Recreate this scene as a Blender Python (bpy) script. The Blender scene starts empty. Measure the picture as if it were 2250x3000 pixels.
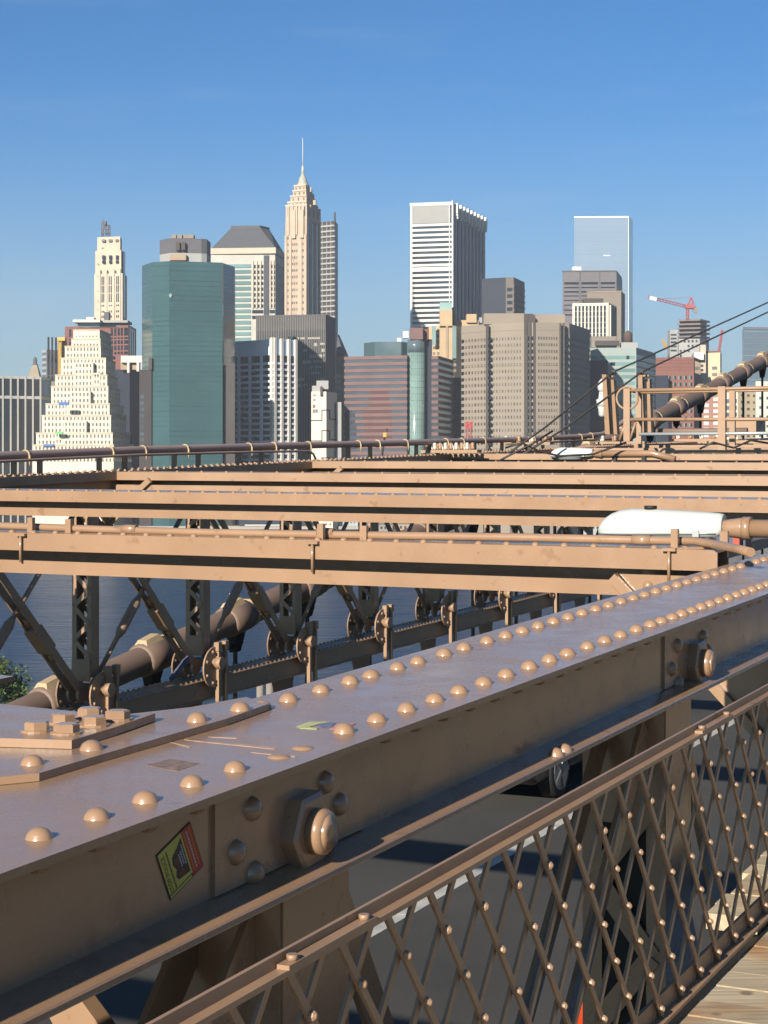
import bpy, bmesh, math, random
from mathutils import Vector, Matrix
random.seed(7)
R = math.radians
sc = bpy.context.scene
COL = sc.collection

# ------------------------------------------------------------------ camera, sky, sun, exposure
F, CX, HY = 5300.0, 1125.0, 1375.0          # focal length and horizon of the 2250 x 3000 photograph
CAMH = 36.0                                 # eye above the river
cam = bpy.data.objects.new('camera', bpy.data.cameras.new('camera'))
COL.objects.link(cam)
cam.location = (0, 0, CAMH)
cam.rotation_euler = (R(90), 0, 0)
cam.data.sensor_width = 36
cam.data.lens = 36 * F / 3000
cam.data.shift_y = -(1500 - HY) / 3000
cam.data.clip_start = 0.05
cam.data.clip_end = 60000
sc.camera = cam

SUN_EL, SUN_AZ = 23.0, 205.5                # azimuth clockwise from +Y (the viewing direction)
w = bpy.data.worlds.new('World'); sc.world = w; w.use_nodes = True
nt = w.node_tree
bg = nt.nodes['Background']
sky = nt.nodes.new('ShaderNodeTexSky')
sky.sky_type = 'NISHITA'; sky.sun_disc = False
sky.sun_elevation = R(SUN_EL); sky.sun_rotation = R(SUN_AZ)
sky.air_density = 0.75; sky.dust_density = 1.0; sky.ozone_density = 4.0
hsv = nt.nodes.new('ShaderNodeHueSaturation')
hsv.inputs['Saturation'].default_value = 1.0
nt.links.new(sky.outputs[0], hsv.inputs['Color'])
tint = nt.nodes.new('ShaderNodeMix'); tint.data_type = 'RGBA'; tint.blend_type = 'MULTIPLY'; tint.inputs['Factor'].default_value = 1
tint.inputs['B'].default_value = (0.38, 0.87, 1.12, 1)
nt.links.new(hsv.outputs[0], tint.inputs['A']); 
wtc = nt.nodes.new('ShaderNodeTexCoord'); wmp = nt.nodes.new('ShaderNodeMapping'); wmp.inputs['Scale'].default_value = (3.0, 3.0, 26.0); wmp.inputs['Rotation'].default_value = (0.10, 0.14, 0)
wns = nt.nodes.new('ShaderNodeTexNoise'); wns.inputs['Scale'].default_value = 1.6; wns.inputs['Detail'].default_value = 7; wns.inputs['Roughness'].default_value = 0.6
wrm = nt.nodes.new('ShaderNodeMapRange'); wrm.inputs['From Min'].default_value = 0.55; wrm.inputs['From Max'].default_value = 0.9; wrm.inputs['To Max'].default_value = 0.16
wmx = nt.nodes.new('ShaderNodeMix'); wmx.data_type = 'RGBA'; wmx.inputs['B'].default_value = (5.2, 6.2, 7.2, 1)
nt.links.new(wtc.outputs['Generated'], wmp.inputs[0]); nt.links.new(wmp.outputs[0], wns.inputs[0]); nt.links.new(wns.outputs['Fac'], wrm.inputs['Value'])
nt.links.new(wrm.outputs[0], wmx.inputs['Factor']); nt.links.new(tint.outputs['Result'], wmx.inputs['A']); 
wsp = nt.nodes.new('ShaderNodeSeparateXYZ'); nt.links.new(wtc.outputs['Generated'], wsp.inputs[0])
whz = nt.nodes.new('ShaderNodeMapRange'); whz.interpolation_type = 'SMOOTHERSTEP'; whz.inputs['From Min'].default_value = -0.06; whz.inputs['From Max'].default_value = 0.25; whz.inputs['To Min'].default_value = 1.0; whz.inputs['To Max'].default_value = 0
nt.links.new(wsp.outputs['Z'], whz.inputs['Value'])
wm2 = nt.nodes.new('ShaderNodeMix'); wm2.data_type = 'RGBA'; wm2.inputs['B'].default_value = (3.9, 5.0, 5.3, 1)     # pale air low over the horizon
nt.links.new(whz.outputs[0], wm2.inputs['Factor']); nt.links.new(wmx.outputs['Result'], wm2.inputs['A']); nt.links.new(wm2.outputs['Result'], bg.inputs[0])   # thin high cirrus
bg.inputs[1].default_value = 0.05
sl = bpy.data.lights.new('sun', 'SUN'); sl.energy = 5.0; sl.angle = R(0.5); sl.color = (1.0, 0.9, 0.77)
so = bpy.data.objects.new('sun', sl); COL.objects.link(so)
_l = Vector((math.sin(R(SUN_AZ)) * math.cos(R(SUN_EL)), math.cos(R(SUN_AZ)) * math.cos(R(SUN_EL)), math.sin(R(SUN_EL))))
so.rotation_euler = _l.to_track_quat('Z', 'Y').to_euler()
so.location = (-30, -60, 90)
ALB = 0.54
sc.view_settings.view_transform = 'Standard'; sc.view_settings.look = 'None'
sc.view_settings.exposure = 1.05; sc.view_settings.gamma = 1
sc.render.engine = 'CYCLES'
sc.cycles.max_bounces = 6; sc.cycles.use_denoising = True

# ------------------------------------------------------------------ materials
def lin(r, g, b):
    f = lambda c: (c / 255 / 12.92) if c <= 10 else ((c / 255 + 0.055) / 1.055) ** 2.4
    return (f(r) * ALB, f(g) * ALB, f(b) * ALB, 1)
def mat(name, col, rough=0.7, metal=0.0, var=0.12, scale=1.0, bump=0.0, bscale=60, spec=0.5, isl=0.0, rvar=0.0, detail=5, coord='Object', grime=0.0):
    m = bpy.data.materials.new(name); m.use_nodes = True
    n, l = m.node_tree.nodes, m.node_tree.links
    p = n['Principled BSDF']
    p.inputs['Roughness'].default_value = rough; p.inputs['Metallic'].default_value = metal
    p.inputs['Specular IOR Level'].default_value = spec
    tc = n.new('ShaderNodeTexCoord')
    ns = n.new('ShaderNodeTexNoise'); ns.inputs['Scale'].default_value = scale; ns.inputs['Detail'].default_value = detail
    l.new(tc.outputs[coord], ns.inputs['Vector'])
    mr = n.new('ShaderNodeMapRange'); mr.inputs['From Min'].default_value = 0.25; mr.inputs['From Max'].default_value = 0.75
    mr.inputs['To Min'].default_value = 1 - var; mr.inputs['To Max'].default_value = 1 + var
    l.new(ns.outputs['Fac'], mr.inputs['Value'])
    mx = n.new('ShaderNodeMix'); mx.data_type = 'RGBA'; mx.blend_type = 'MULTIPLY'; mx.inputs['Factor'].default_value = 1
    mx.inputs['A'].default_value = col
    l.new(mr.outputs[0], mx.inputs['B'])
    out = mx.outputs['Result']
    if grime:    # dull patches, dark specks and a few rust-brown chips in the paint
        for sc1, p0, p1, c1 in ((1.1, 0.50, 0.72, (1 - grime * .8, 1 - grime * .85, 1 - grime * .9, 1)), (9.0, 0.64, 0.70, (1 - grime * 1.6, 1 - grime * 2.0, 1 - grime * 2.3, 1)), (38.0, 0.70, 0.74, (1 - grime * 2.2, 1 - grime * 2.6, 1 - grime * 2.8, 1))):
            g1 = n.new('ShaderNodeTexNoise'); g1.inputs['Scale'].default_value = sc1; g1.inputs['Detail'].default_value = 5; l.new(tc.outputs[coord], g1.inputs['Vector'])
            g2 = n.new('ShaderNodeValToRGB'); g2.color_ramp.elements[0].position = p0; g2.color_ramp.elements[0].color = (1, 1, 1, 1); g2.color_ramp.elements[1].position = p1; g2.color_ramp.elements[1].color = c1; l.new(g1.outputs['Fac'], g2.inputs[0])
            g3 = n.new('ShaderNodeMix'); g3.data_type = 'RGBA'; g3.blend_type = 'MULTIPLY'; g3.inputs['Factor'].default_value = 1; l.new(out, g3.inputs['A']); l.new(g2.outputs[0], g3.inputs['B']); out = g3.outputs['Result']
    if isl:
        g = n.new('ShaderNodeNewGeometry'); oi = n.new('ShaderNodeObjectInfo')
        ad = n.new('ShaderNodeMath'); ad.operation = 'ADD'
        l.new(g.outputs['Random Per Island'], ad.inputs[0]); l.new(oi.outputs['Random'], ad.inputs[1])
        fr = n.new('ShaderNodeMath'); fr.operation = 'FRACT'; l.new(ad.outputs[0], fr.inputs[0])
        m2 = n.new('ShaderNodeMapRange'); m2.inputs['To Min'].default_value = 1 - isl * 0.6; m2.inputs['To Max'].default_value = 1 + isl
        l.new(fr.outputs[0], m2.inputs['Value'])
        m3 = n.new('ShaderNodeMix'); m3.data_type = 'RGBA'; m3.blend_type = 'MULTIPLY'; m3.inputs['Factor'].default_value = 1
        l.new(out, m3.inputs['A']); l.new(m2.outputs[0], m3.inputs['B']); out = m3.outputs['Result']
    l.new(out, p.inputs['Base Color'])
    if rvar:
        m4 = n.new('ShaderNodeMapRange'); m4.inputs['From Min'].default_value = 0.3; m4.inputs['From Max'].default_value = 0.7
        m4.inputs['To Min'].default_value = max(0.02, rough - rvar); m4.inputs['To Max'].default_value = rough + rvar
        n5 = n.new('ShaderNodeTexNoise'); n5.inputs['Scale'].default_value = scale * 2.3; n5.inputs['Detail'].default_value = 6
        l.new(tc.outputs[coord], n5.inputs['Vector']); l.new(n5.outputs['Fac'], m4.inputs['Value']); l.new(m4.outputs[0], p.inputs['Roughness'])
    if bump:
        nb = n.new('ShaderNodeTexNoise'); nb.inputs['Scale'].default_value = bscale; nb.inputs['Detail'].default_value = 4
        l.new(tc.outputs[coord], nb.inputs['Vector'])
        bn = n.new('ShaderNodeBump'); bn.inputs['Strength'].default_value = bump; bn.inputs['Distance'].default_value = 0.01
        l.new(nb.outputs['Fac'], bn.inputs['Height']); l.new(bn.outputs[0], p.inputs['Normal'])
    return m

M = {}
TAN = (0.25, 0.156, 0.094, 1)
M['steel'] = mat('tan_steel_paint', TAN, 0.25, var=0.07, scale=3.0, bump=0.05, bscale=60, rvar=0.08, spec=0.6, grime=0.11)
_p = M['steel'].node_tree.nodes['Principled BSDF']; _p.inputs['Coat Weight'].default_value = 0.12; _p.inputs['Coat Roughness'].default_value = 0.16
M['steel_matte'] = mat('tan_railing_paint', TAN, 0.46, var=0.1, scale=4.0, rvar=0.08, grime=0.16)
M['steel_far'] = mat('tan_steel_paint_weathered', (0.25, 0.157, 0.094, 1), 0.5, var=0.1, scale=1.2, rvar=0.1, grime=0.16)
M['steel_dark'] = mat('brown_cable_wrap', lin(138, 116, 102), 0.65, var=0.16, scale=1.5)
M['pipe'] = mat('brown_pipe_paint', lin(186, 160, 148), 0.5, var=0.12, scale=1.5)
M['band'] = mat('pale_cable_band', lin(205, 180, 140), 0.7, var=0.2, scale=6)
M['black'] = mat('black_void_paint', lin(28, 24, 22), 0.7)
M['white_metal'] = mat('white_lamp_paint', lin(226, 230, 226), 0.35, var=0.03)
M['lens'] = mat('grey_lamp_lens', lin(150, 158, 160), 0.2)
M['steelrod'] = mat('wire_rope', lin(92, 84, 74), 0.6, var=0.15, scale=4)
M['galv'] = mat('pale_galvanised_pipe', lin(190, 195, 195), 0.4, metal=0.2)
M['cord'] = mat('black_rubber', lin(25, 24, 24), 0.5)
M['asphalt'] = mat('worn_asphalt', lin(70, 69, 66), 0.85, var=0.28, scale=0.7, bump=0.4, bscale=30, detail=9)
M['paint'] = mat('worn_white_road_paint', lin(205, 203, 196), 0.7, var=0.25, scale=5)
M['plankdark'] = mat('dark_gap', lin(40, 34, 28), 0.9)

def glass(name, col, rough=0.12, var=0.15, scale=0.05, isl=0.5, spec=0.6, bump=0, bscale=.2):
    return mat(name, col, rough, var=var, scale=scale, isl=isl, spec=spec, coord='Object', bump=bump, bscale=bscale, rvar=.06)
M['win_dark'] = glass('dark_window_glass', lin(52, 58, 66), isl=0.9)
M['win_black'] = glass('black_window_glass', lin(30, 34, 42), isl=0.5)
M['win_blue'] = glass('blue_window_glass', lin(92, 106, 116), isl=0.3)
M['win_brown'] = glass('brown_window_glass', lin(88, 80, 70), 0.5, isl=0.9)  # even brown tone for window panes
M['win_teal'] = glass('teal_window_glass', lin(116, 150, 148), isl=0.3)
M['navy'] = glass('navy_glass_wall', lin(46, 54, 70), 0.5, isl=0.1, spec=0.25)

def stone(name, rgb, var=0.1, scale=0.12, rough=0.85):
    return mat(name, lin(*rgb), rough, var=var, scale=scale)

# ------------------------------------------------------------------ object helpers
def link(o): COL.objects.link(o); return o
def tag(o, label=None, cat=None, group=None, kind=None):
    if label: o['label'] = label
    if cat: o['category'] = cat
    if group: o['group'] = group
    if kind: o['kind'] = kind
    return o
def empty(name, loc, label=None, cat=None, group=None, kind=None):
    o = link(bpy.data.objects.new(name, None)); o.location = loc; o.empty_display_size = 0.2
    return tag(o, label, cat, group, kind)
class MB:
    def __init__(s): s.v = []; s.f = []; s.m = []; s.sm = []
    def face(s, pts, mi=0, smooth=False):
        i = len(s.v); s.v += [tuple(p) for p in pts]; s.f.append(tuple(range(i, i + len(pts)))); s.m.append(mi); s.sm.append(smooth)
    def hexa(s, c, mi=0):      # 8 corners: bottom ring 0-3, top ring 4-7
        i = len(s.v); s.v += [tuple(p) for p in c]
        for q in ((0, 3, 2, 1), (4, 5, 6, 7), (0, 1, 5, 4), (1, 2, 6, 5), (2, 3, 7, 6), (3, 0, 4, 7)):
            s.f.append(tuple(i + k for k in q)); s.m.append(mi); s.sm.append(False)
    def box(s, x0, x1, y0, y1, z0, z1, mi=0):
        s.hexa([(x0, y0, z0), (x1, y0, z0), (x1, y1, z0), (x0, y1, z0), (x0, y0, z1), (x1, y0, z1), (x1, y1, z1), (x0, y1, z1)], mi)
    def prism(s, bot, top, mi=0):
        n = len(bot); i = len(s.v); s.v += [tuple(p) for p in bot] + [tuple(p) for p in top]
        s.f.append(tuple(i + k for k in reversed(range(n)))); s.f.append(tuple(i + n + k for k in range(n))); s.m += [mi, mi]; s.sm += [False, False]
        for k in range(n):
            j = (k + 1) % n
            s.f.append((i + k, i + j, i + n + j, i + n + k)); s.m.append(mi); s.sm.append(False)
    def tube(s, pts, r, n=10, mi=0, cap=True, rs=None):
        pts = [Vector(p) for p in pts]; rings = []
        up = Vector((0, 0, 1))
        for k, p in enumerate(pts):
            d = (pts[min(k + 1, len(pts) - 1)] - pts[max(k - 1, 0)]).normalized()
            a = d.cross(up)
            if a.length < 1e-3: a = Vector((1, 0, 0))
            a.normalize(); b = a.cross(d).normalized()
            rr = rs[k] if rs else r
            i = len(s.v)
            for q in range(n):
                t = 2 * math.pi * q / n
                s.v.append(tuple(p + a * math.cos(t) * rr + b * math.sin(t) * rr))
            rings.append(i)
        for a_, b_ in zip(rings, rings[1:]):
            for q in range(n):
                s.f.append((a_ + q, a_ + (q + 1) % n, b_ + (q + 1) % n, b_ + q)); s.m.append(mi); s.sm.append(n > 4)
        if cap:
            s.f.append(tuple(rings[0] + q for q in range(n))); s.f.append(tuple(rings[-1] + q for q in reversed(range(n)))); s.m += [mi, mi]; s.sm += [False, False]
    def bar(s, p, q, wdt, thk, side, mi=0):   # flat bar from p to q; 'side' is the direction of its thickness
        p, q, side = Vector(p), Vector(q), Vector(side).normalized()
        d = (q - p).normalized(); a = d.cross(side).normalized() * wdt / 2; b = side * thk / 2
        s.hexa([p - a - b, p + a - b, p + a + b, p - a + b, q - a - b, q + a - b, q + a + b, q - a + b], mi)
    def build(s, name, mats, parent=None, **kw):
        me = bpy.data.meshes.new(name)
        base = parent.location if parent is not None else Vector((0, 0, 0))
        p = parent
        while p is not None and p.parent is not None:
            p = p.parent; base = base + p.location
        org = kw.pop('origin', None)
        off = Vector(org) if org is not None else base
        me.from_pydata([tuple(Vector(v) - off) for v in s.v], [], s.f)
        for x in (mats if isinstance(mats, (list, tuple)) else [mats]): me.materials.append(x)
        for po, mi, sm in zip(me.polygons, s.m, s.sm): po.material_index = mi; po.use_smooth = sm
        bm = bmesh.new(); bm.from_mesh(me); bmesh.ops.recalc_face_normals(bm, faces=bm.faces); bm.to_mesh(me); bm.free()
        o = link(bpy.data.objects.new(name, me))
        o.location = off - base if parent is not None else off
        if parent is not None: o.parent = parent
        return tag(o, **kw)
def child_copy(src, parent, loc, rot=None, scale=None):
    c = src.copy(); link(c); c.parent = parent; c.location = loc
    if rot is not None: c.rotation_euler = rot
    if scale is not None: c.scale = scale
    return c
def copy_tree(o, parent=None):
    c = o.copy(); link(c); c.parent = parent
    for ch in list(o.children): copy_tree(ch, c)
    return c

# ------------------------------------------------------------------ bridge frame: u along the bridge, v to its left, h below the eye
AL = R(25.9); SA, CA = math.sin(AL), math.cos(AL); SLOPE = 0.028
def B(u, v, h): return Vector((u * SA - v * CA, u * CA + v * SA, CAMH - h + SLOPE * u))
UD = Vector((SA, CA, SLOPE)); VD = Vector((-CA, SA, 0)); ZD = Vector((0, 0, 1))
def ray(x, y): return (x - CX) / F, (HY - y) / F
def at_v(x, y, v):
    a, b = ray(x, y); t = v / (SA - a * CA); u = t * (a * SA + CA); return u, -t * b + SLOPE * u
def at_u(x, y, u):
    a, b = ray(x, y); t = u / (a * SA + CA); return t * (SA - a * CA), -t * b + SLOPE * u
def at_h(x, y, h):
    a, b = ray(x, y); t = -h / (b - SLOPE * (a * SA + CA)); return t * (a * SA + CA), t * (SA - a * CA)
def at_Y(x, y, Y): a, b = ray(x, y); return Vector((a * Y, Y, CAMH + b * Y))
def bbox(mb, u0, u1, v0, v1, h0, h1, mi=0):
    mb.hexa([B(u0, v0, h1), B(u1, v0, h1), B(u1, v1, h1), B(u0, v1, h1), B(u0, v0, h0), B(u1, v0, h0), B(u1, v1, h0), B(u0, v1, h0)], mi)
def bpoly_v(mb, pts, v0, v1, mi=0):   # polygon in (u,h), thickness in v
    mb.prism([B(u, v0, h) for u, h in pts], [B(u, v1, h) for u, h in pts], mi)
def bpoly_u(mb, pts, u0, u1, mi=0):   # polygon in (v,h), thickness in u
    mb.prism([B(u0, v, h) for v, h in pts], [B(u1, v, h) for v, h in pts], mi)
def bpoly_h(mb, pts, h0, h1, mi=0):   # polygon in (u,v), thickness in h
    mb.prism([B(u, v, h1) for u, v in pts], [B(u, v, h0) for u, v in pts], mi)

def dome_mesh(r, hgt, mname, material, seg=16, rings=5, flange=0.0):
    bm = bmesh.new(); prev = None
    top = bm.verts.new((0, 0, hgt))
    rows = []
    prof = [(math.sin(math.pi / 2 * k / rings) * r, math.cos(math.pi / 2 * k / rings) * hgt) for k in range(1, rings + 1)]
    prof[-1] = (r, 0.12 * hgt)
    prof.append((r * 1.06, 0.0)); prof.append((r * 1.06, -0.01))
    for rr, zz in prof: rows.append([bm.verts.new((rr * math.cos(2 * math.pi * q / seg), rr * math.sin(2 * math.pi * q / seg), zz)) for q in range(seg)])
    for q in range(seg): bm.faces.new((top, rows[0][q], rows[0][(q + 1) % seg]))
    for a, b in zip(rows, rows[1:]):
        for q in range(seg): bm.faces.new((a[q], b[q], b[(q + 1) % seg], a[(q + 1) % seg]))
    for f in bm.faces: f.smooth = True
    bmesh.ops.recalc_face_normals(bm, faces=bm.faces)
    me = bpy.data.meshes.new(mname); bm.to_mesh(me); bm.free(); me.materials.append(material); return me

# ================================================================== SETTING
mb = MB(); mb.face([(-2500, -500, 0), (2500, -500, 0), (2500, 1200, 0), (-2500, 1200, 0)])
wm = bpy.data.materials.new('river_water'); wm.use_nodes = True
n, l = wm.node_tree.nodes, wm.node_tree.links; p = n['Principled BSDF']
p.inputs['Base Color'].default_value = lin(16, 58, 96); p.inputs['Roughness'].default_value = 0.3; p.inputs['Specular IOR Level'].default_value = 0.3
tc = n.new('ShaderNodeTexCoord'); mp = n.new('ShaderNodeMapping'); mp.inputs['Scale'].default_value = (0.16, 0.34, 1); mp.inputs['Rotation'].default_value = (0, 0, 0.4)
l.new(tc.outputs['Object'], mp.inputs[0])
n1 = n.new('ShaderNodeTexNoise'); n1.inputs['Scale'].default_value = 1; n1.inputs['Detail'].default_value = 6; n1.inputs['Roughness'].default_value = 0.62
n2 = n.new('ShaderNodeTexNoise'); n2.inputs['Scale'].default_value = 0.13; n2.inputs['Detail'].default_value = 3
l.new(mp.outputs[0], n1.inputs[0]); l.new(mp.outputs[0], n2.inputs[0])
ad = n.new('ShaderNodeMath'); ad.operation = 'MULTIPLY_ADD'; ad.inputs[1].default_value = 2.0
l.new(n2.outputs[0], ad.inputs[0]); l.new(n1.outputs[0], ad.inputs[2])
bn = n.new('ShaderNodeBump'); bn.inputs['Strength'].default_value = 1.0; bn.inputs['Distance'].default_value = 2.6
l.new(ad.outputs[0], bn.inputs['Height']); l.new(bn.outputs[0], p.inputs['Normal'])
tag(mb.build('river', wm), kind='structure')

M['ground'] = mat('city_ground', lin(96, 92, 86), 0.9, var=0.2, scale=0.02)
mb = MB(); mb.box(-2500, 2500, 940, 2600, -3, 2.2)
tag(mb.build('city_ground', M['ground']), kind='structure')
M['grass'] = mat('shore_lawn', lin(70, 84, 48), 0.9, var=0.3, scale=0.3)
mb = MB(); mb.prism([(-400, -300, -3), (60, -300, -3), (20, 120, -3), (-15, 205, -3), (-70, 232, -3), (-400, 240, -3)],
                    [(-400, -300, 1.8), (60, -300, 1.8), (20, 120, 1.8), (-15, 205, 1.8), (-70, 232, 1.8), (-400, 240, 1.8)])
tag(mb.build('near_shore', M['grass']), kind='structure')

# roadway deck, kerbs, lane line
HR = 4.5
mb = MB(); bbox(mb, -6, 90, 2.35, 12.2, HR, HR + 0.35); tag(mb.build('roadway', M['asphalt']), kind='structure')
M['kerb'] = mat('concrete_kerb', lin(150, 146, 136), 0.85, var=0.15, scale=2)
mb = MB(); bbox(mb, -6, 90, 2.36, 2.75, HR - 0.22, HR - 0.004); tag(mb.build('kerb', M['kerb']), kind='structure')
mb = MB()
random.seed(3)
u = -5.0
while u < 88:
    du = random.uniform(0.5, 1.1); a0 = random.uniform(-.012, .012)
    bbox(mb, u, u + du, 7.02 + a0, 7.19 + a0 * .5, HR - 0.004, HR + 0.05); u += du + random.choice((0.0, 0.0, 0.02))
tag(mb.build('lane_line', M['paint']), kind='structure')

# boardwalk: planks across the bridge, ragged at their outer ends
HP = 1.605
def wood_mat():
    m = mat('weathered_plank_wood', lin(206, 190, 162), 0.85, var=0.22, scale=2.2, isl=0.2)
    n, l = m.node_tree.nodes, m.node_tree.links; p = n['Principled BSDF']
    old = p.inputs['Base Color'].links[0].from_socket
    tc = n.new('ShaderNodeTexCoord')
    mp = n.new('ShaderNodeMapping'); mp.inputs['Rotation'].default_value = (0, 0, -(math.pi - (math.pi / 2 - AL) - math.pi / 2)); mp.inputs['Scale'].default_value = (3, 70, 20)
    l.new(tc.outputs['Object'], mp.inputs[0])
    g = n.new('ShaderNodeTexNoise'); g.inputs['Scale'].default_value = 1.0; g.inputs['Detail'].default_value = 5; l.new(mp.outputs[0], g.inputs[0])
    st = n.new('ShaderNodeTexNoise'); st.inputs['Scale'].default_value = 3.4; st.inputs['Detail'].default_value = 2; l.new(tc.outputs['Object'], st.inputs[0])
    cr = n.new('ShaderNodeValToRGB'); cr.color_ramp.elements[0].position = 0.3; cr.color_ramp.elements[0].color = (.72, .7, .66, 1)
    cr.color_ramp.elements[1].position = 0.7; cr.color_ramp.elements[1].color = (1.12, 1.12, 1.1, 1); l.new(g.outputs[0], cr.inputs[0])
    c2 = n.new('ShaderNodeValToRGB'); c2.color_ramp.elements[0].position = 0.56; c2.color_ramp.elements[0].color = (1, 1, 1, 1)
    c2.color_ramp.elements[1].position = 0.72; c2.color_ramp.elements[1].color = (.85, .6, .42, 1); l.new(st.outputs[0], c2.inputs[0])
    vo = n.new('ShaderNodeTexVoronoi'); vo.inputs['Scale'].default_value = 5.5; l.new(tc.outputs['Object'], vo.inputs['Vector'])
    c3 = n.new('ShaderNodeValToRGB'); c3.color_ramp.elements[0].position = 0.07; c3.color_ramp.elements[0].color = (.45, .42, .38, 1)
    c3.color_ramp.elements[1].position = 0.13; c3.color_ramp.elements[1].color = (1, 1, 1, 1); l.new(vo.outputs['Distance'], c3.inputs[0])
    prev = old
    for c in (cr, c2, c3):
        x = n.new('ShaderNodeMix'); x.data_type = 'RGBA'; x.blend_type = 'MULTIPLY'; x.inputs['Factor'].default_value = 1
        l.new(prev, x.inputs['A']); l.new(c.outputs[0], x.inputs['B']); prev = x.outputs['Result']
    l.new(prev, p.inputs['Base Color'])
    bn = n.new('ShaderNodeBump'); bn.inputs['Strength'].default_value = 0.5; bn.inputs['Distance'].default_value = 0.004
    l.new(g.outputs[0], bn.inputs['Height']); l.new(bn.outputs[0], p.inputs['Normal'])
    return m
M['wood'] = wood_mat()
mb = MB(); u = -1.5
while u < 14:
    dz = random.uniform(-.002, .002); e = random.uniform(-.022, .022)
    bbox(mb, u, u + 0.135, -2.6 + random.uniform(-.05, .05), 1.403 + e * .45, HP + dz, HP + 0.05 + dz)
    if u > 5.7: bbox(mb, u + .002, u + 0.137, 1.462 + e * .3, 1.64 + e, HP + dz * 2, HP + 0.05 + dz)
    u += 0.142
tag(mb.build('boardwalk', M['wood']), kind='structure')
mb = MB(); bbox(mb, -1.5, 14, 1.3, 1.56, HP + .056, HP + .3); mb.build('gap_shade_beam', M['black'], None, origin=B(6, 1.4, HP + .3), label='black beam added as the dark of the gap beneath the lattice railing', cat='beam')  # added black beam stands in for the shade in the gap

# ================================================================== INNER GIRDER (nearest member)
V0, V1, HT, HB, VL = 1.81, 2.36, 0.71, 0.966, 1.786        # flange edges, top and bottom
VW = 1.875                                      # web face
gir = empty('steel_girder', B(3, 2.08, HB), 'broad tan riveted girder in the foreground with glossy flat top, rising to the right', 'girder')
mb = MB(); bbox(mb, -4, 60, V0, V1, HT, HT + 0.016); tf = mb.build('top_flange', M['steel'], gir)
mb = MB(); bbox(mb, -4, 60, VW, VW + .02, HT + 0.016, HB - .014); bbox(mb, -4, 60, V1 - .09, V1 - .07, HT + .016, HB - .014); mb.build('web', M['steel'], gir)
mb = MB()
bpoly_u(mb, [(VL, HB - .012), (VL + .003, HB - .016), (VL, HB), (VW + .09, HB), (VW + .09, HB - .03), (VW, HB - .03)], -4, 60)
bbox(mb, -4, 60, V1 - .12, V1, HB - .014, HB); mb.build('bottom_flange', M['steel'], gir)
# splice plates lying on the flange at the left (cross-beam joint)
mb = MB(); pts = [at_h(x, y, HT - .008) for x, y in ((-420, 2330), (115, 2278), (300, 2222), (520, 2158), (660, 2118), (788, 2072), (720, 2052), (560, 2082), (330, 2108), (0, 2072), (-420, 2060))]
bpoly_h(mb, pts, HT - .017, HT - .001); g1 = mb.build('cover_plate', M['steel'], gir)
mb = MB(); pts = [at_h(x, y, HT - .03) for x, y in ((-420, 2200), (0, 2172), (210, 2178), (330, 2142), (455, 2098), (440, 2096), (330, 2104), (0, 2070), (-420, 2058))]
bpoly_h(mb, pts, HT - .037, HT - .018); mb.build('cover_plate', M['steel'], gir)
rv = dome_mesh(.0245, .021, 'rivet', M['steel'])
def rivets_at(list_uvh, parent, me=rv, name='rivet', sc_=1.0):
    for (u, v, h) in list_uvh:
        o = link(bpy.data.objects.new(name, me)); o.parent = parent; o.location = B(u, v, h) - parent.location
        o.rotation_euler = (0, random.uniform(-.03, .03), random.uniform(0, 3)); s = sc_ * random.uniform(.96, 1.04); o.scale = (s, s, s * random.uniform(.93, 1.05))
random.seed(11)
lst = []
u = 2.39
k = 0
while u < 10.5:
    if not 3.32 < u < 3.62: lst.append((u + random.uniform(-.008, .008), 1.905, HT))
    u += .166 if u < 6.0 else (.125 if u < 7.6 else .14)
for x, y in ((893, 2030), (980, 2005), (1060, 1988), (1135, 1965), (1205, 1948), (1275, 1925), (1340, 1908), (1405, 1888), (800, 2058), (685, 2078)):
    u_, v_ = at_h(x, y - 8, HT); lst.append((u_, 2.255, HT))
u = max(q[0] for q in lst if q[1] > 2.2) + .16
while u < 10.5: lst.append((u, 2.255, HT)); u += .15
rivets_at(lst, gir)
# two rivets standing on the plates
for x, y, h in ((95, 2238, HT - .017), (268, 2195, HT - .017), (578, 2112, HT - .017), (704, 2080, HT - .017)):
    u_, v_ = at_h(x, y, h); rivets_at([(u_, v_, h)], gir)
# two worn-off heads
for x, y in ((888, 2192), (818, 2218)):
    u_, v_ = at_h(x, y, HT); o = link(bpy.data.objects.new('rivet', rv)); o.parent = gir; o.location = B(u_, v_, HT) - gir.location; o.scale = (1, 1, .35)
    tag(o, 'flattened rivet head')
# six hexagonal bolts
hb = MB(); rr = .0285
ring = [(rr * math.cos(math.pi / 3 * k + .5), rr * math.sin(math.pi / 3 * k + .5)) for k in range(6)]
hb.prism([(x, y, -.003) for x, y in ring], [(x, y, .019) for x, y in ring])
hb.prism([(x, y, .019) for x, y in ring], [(x * .86, y * .86, .022) for x, y in ring])
wr = [(.036 * math.cos(math.pi / 8 * k), .036 * math.sin(math.pi / 8 * k)) for k in range(16)]
hb.prism([(x, y, -.003) for x, y in wr], [(x, y, .004) for x, y in wr])
tmp = hb.build('hex_bolt', M['steel']); me_b = tmp.data; bpy.data.objects.remove(tmp)
for i, (x, y) in enumerate(((108, 2142), (185, 2118), (195, 2148), (262, 2100), (275, 2126), (345, 2108))):
    u_, v_ = at_h(x, y, HT - .037); o = link(bpy.data.objects.new('hex_bolt', me_b)); o.parent = gir
    o.location = B(u_, v_, HT - .037) - gir.location; o.rotation_euler = (0, 0, i * .35)
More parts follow.
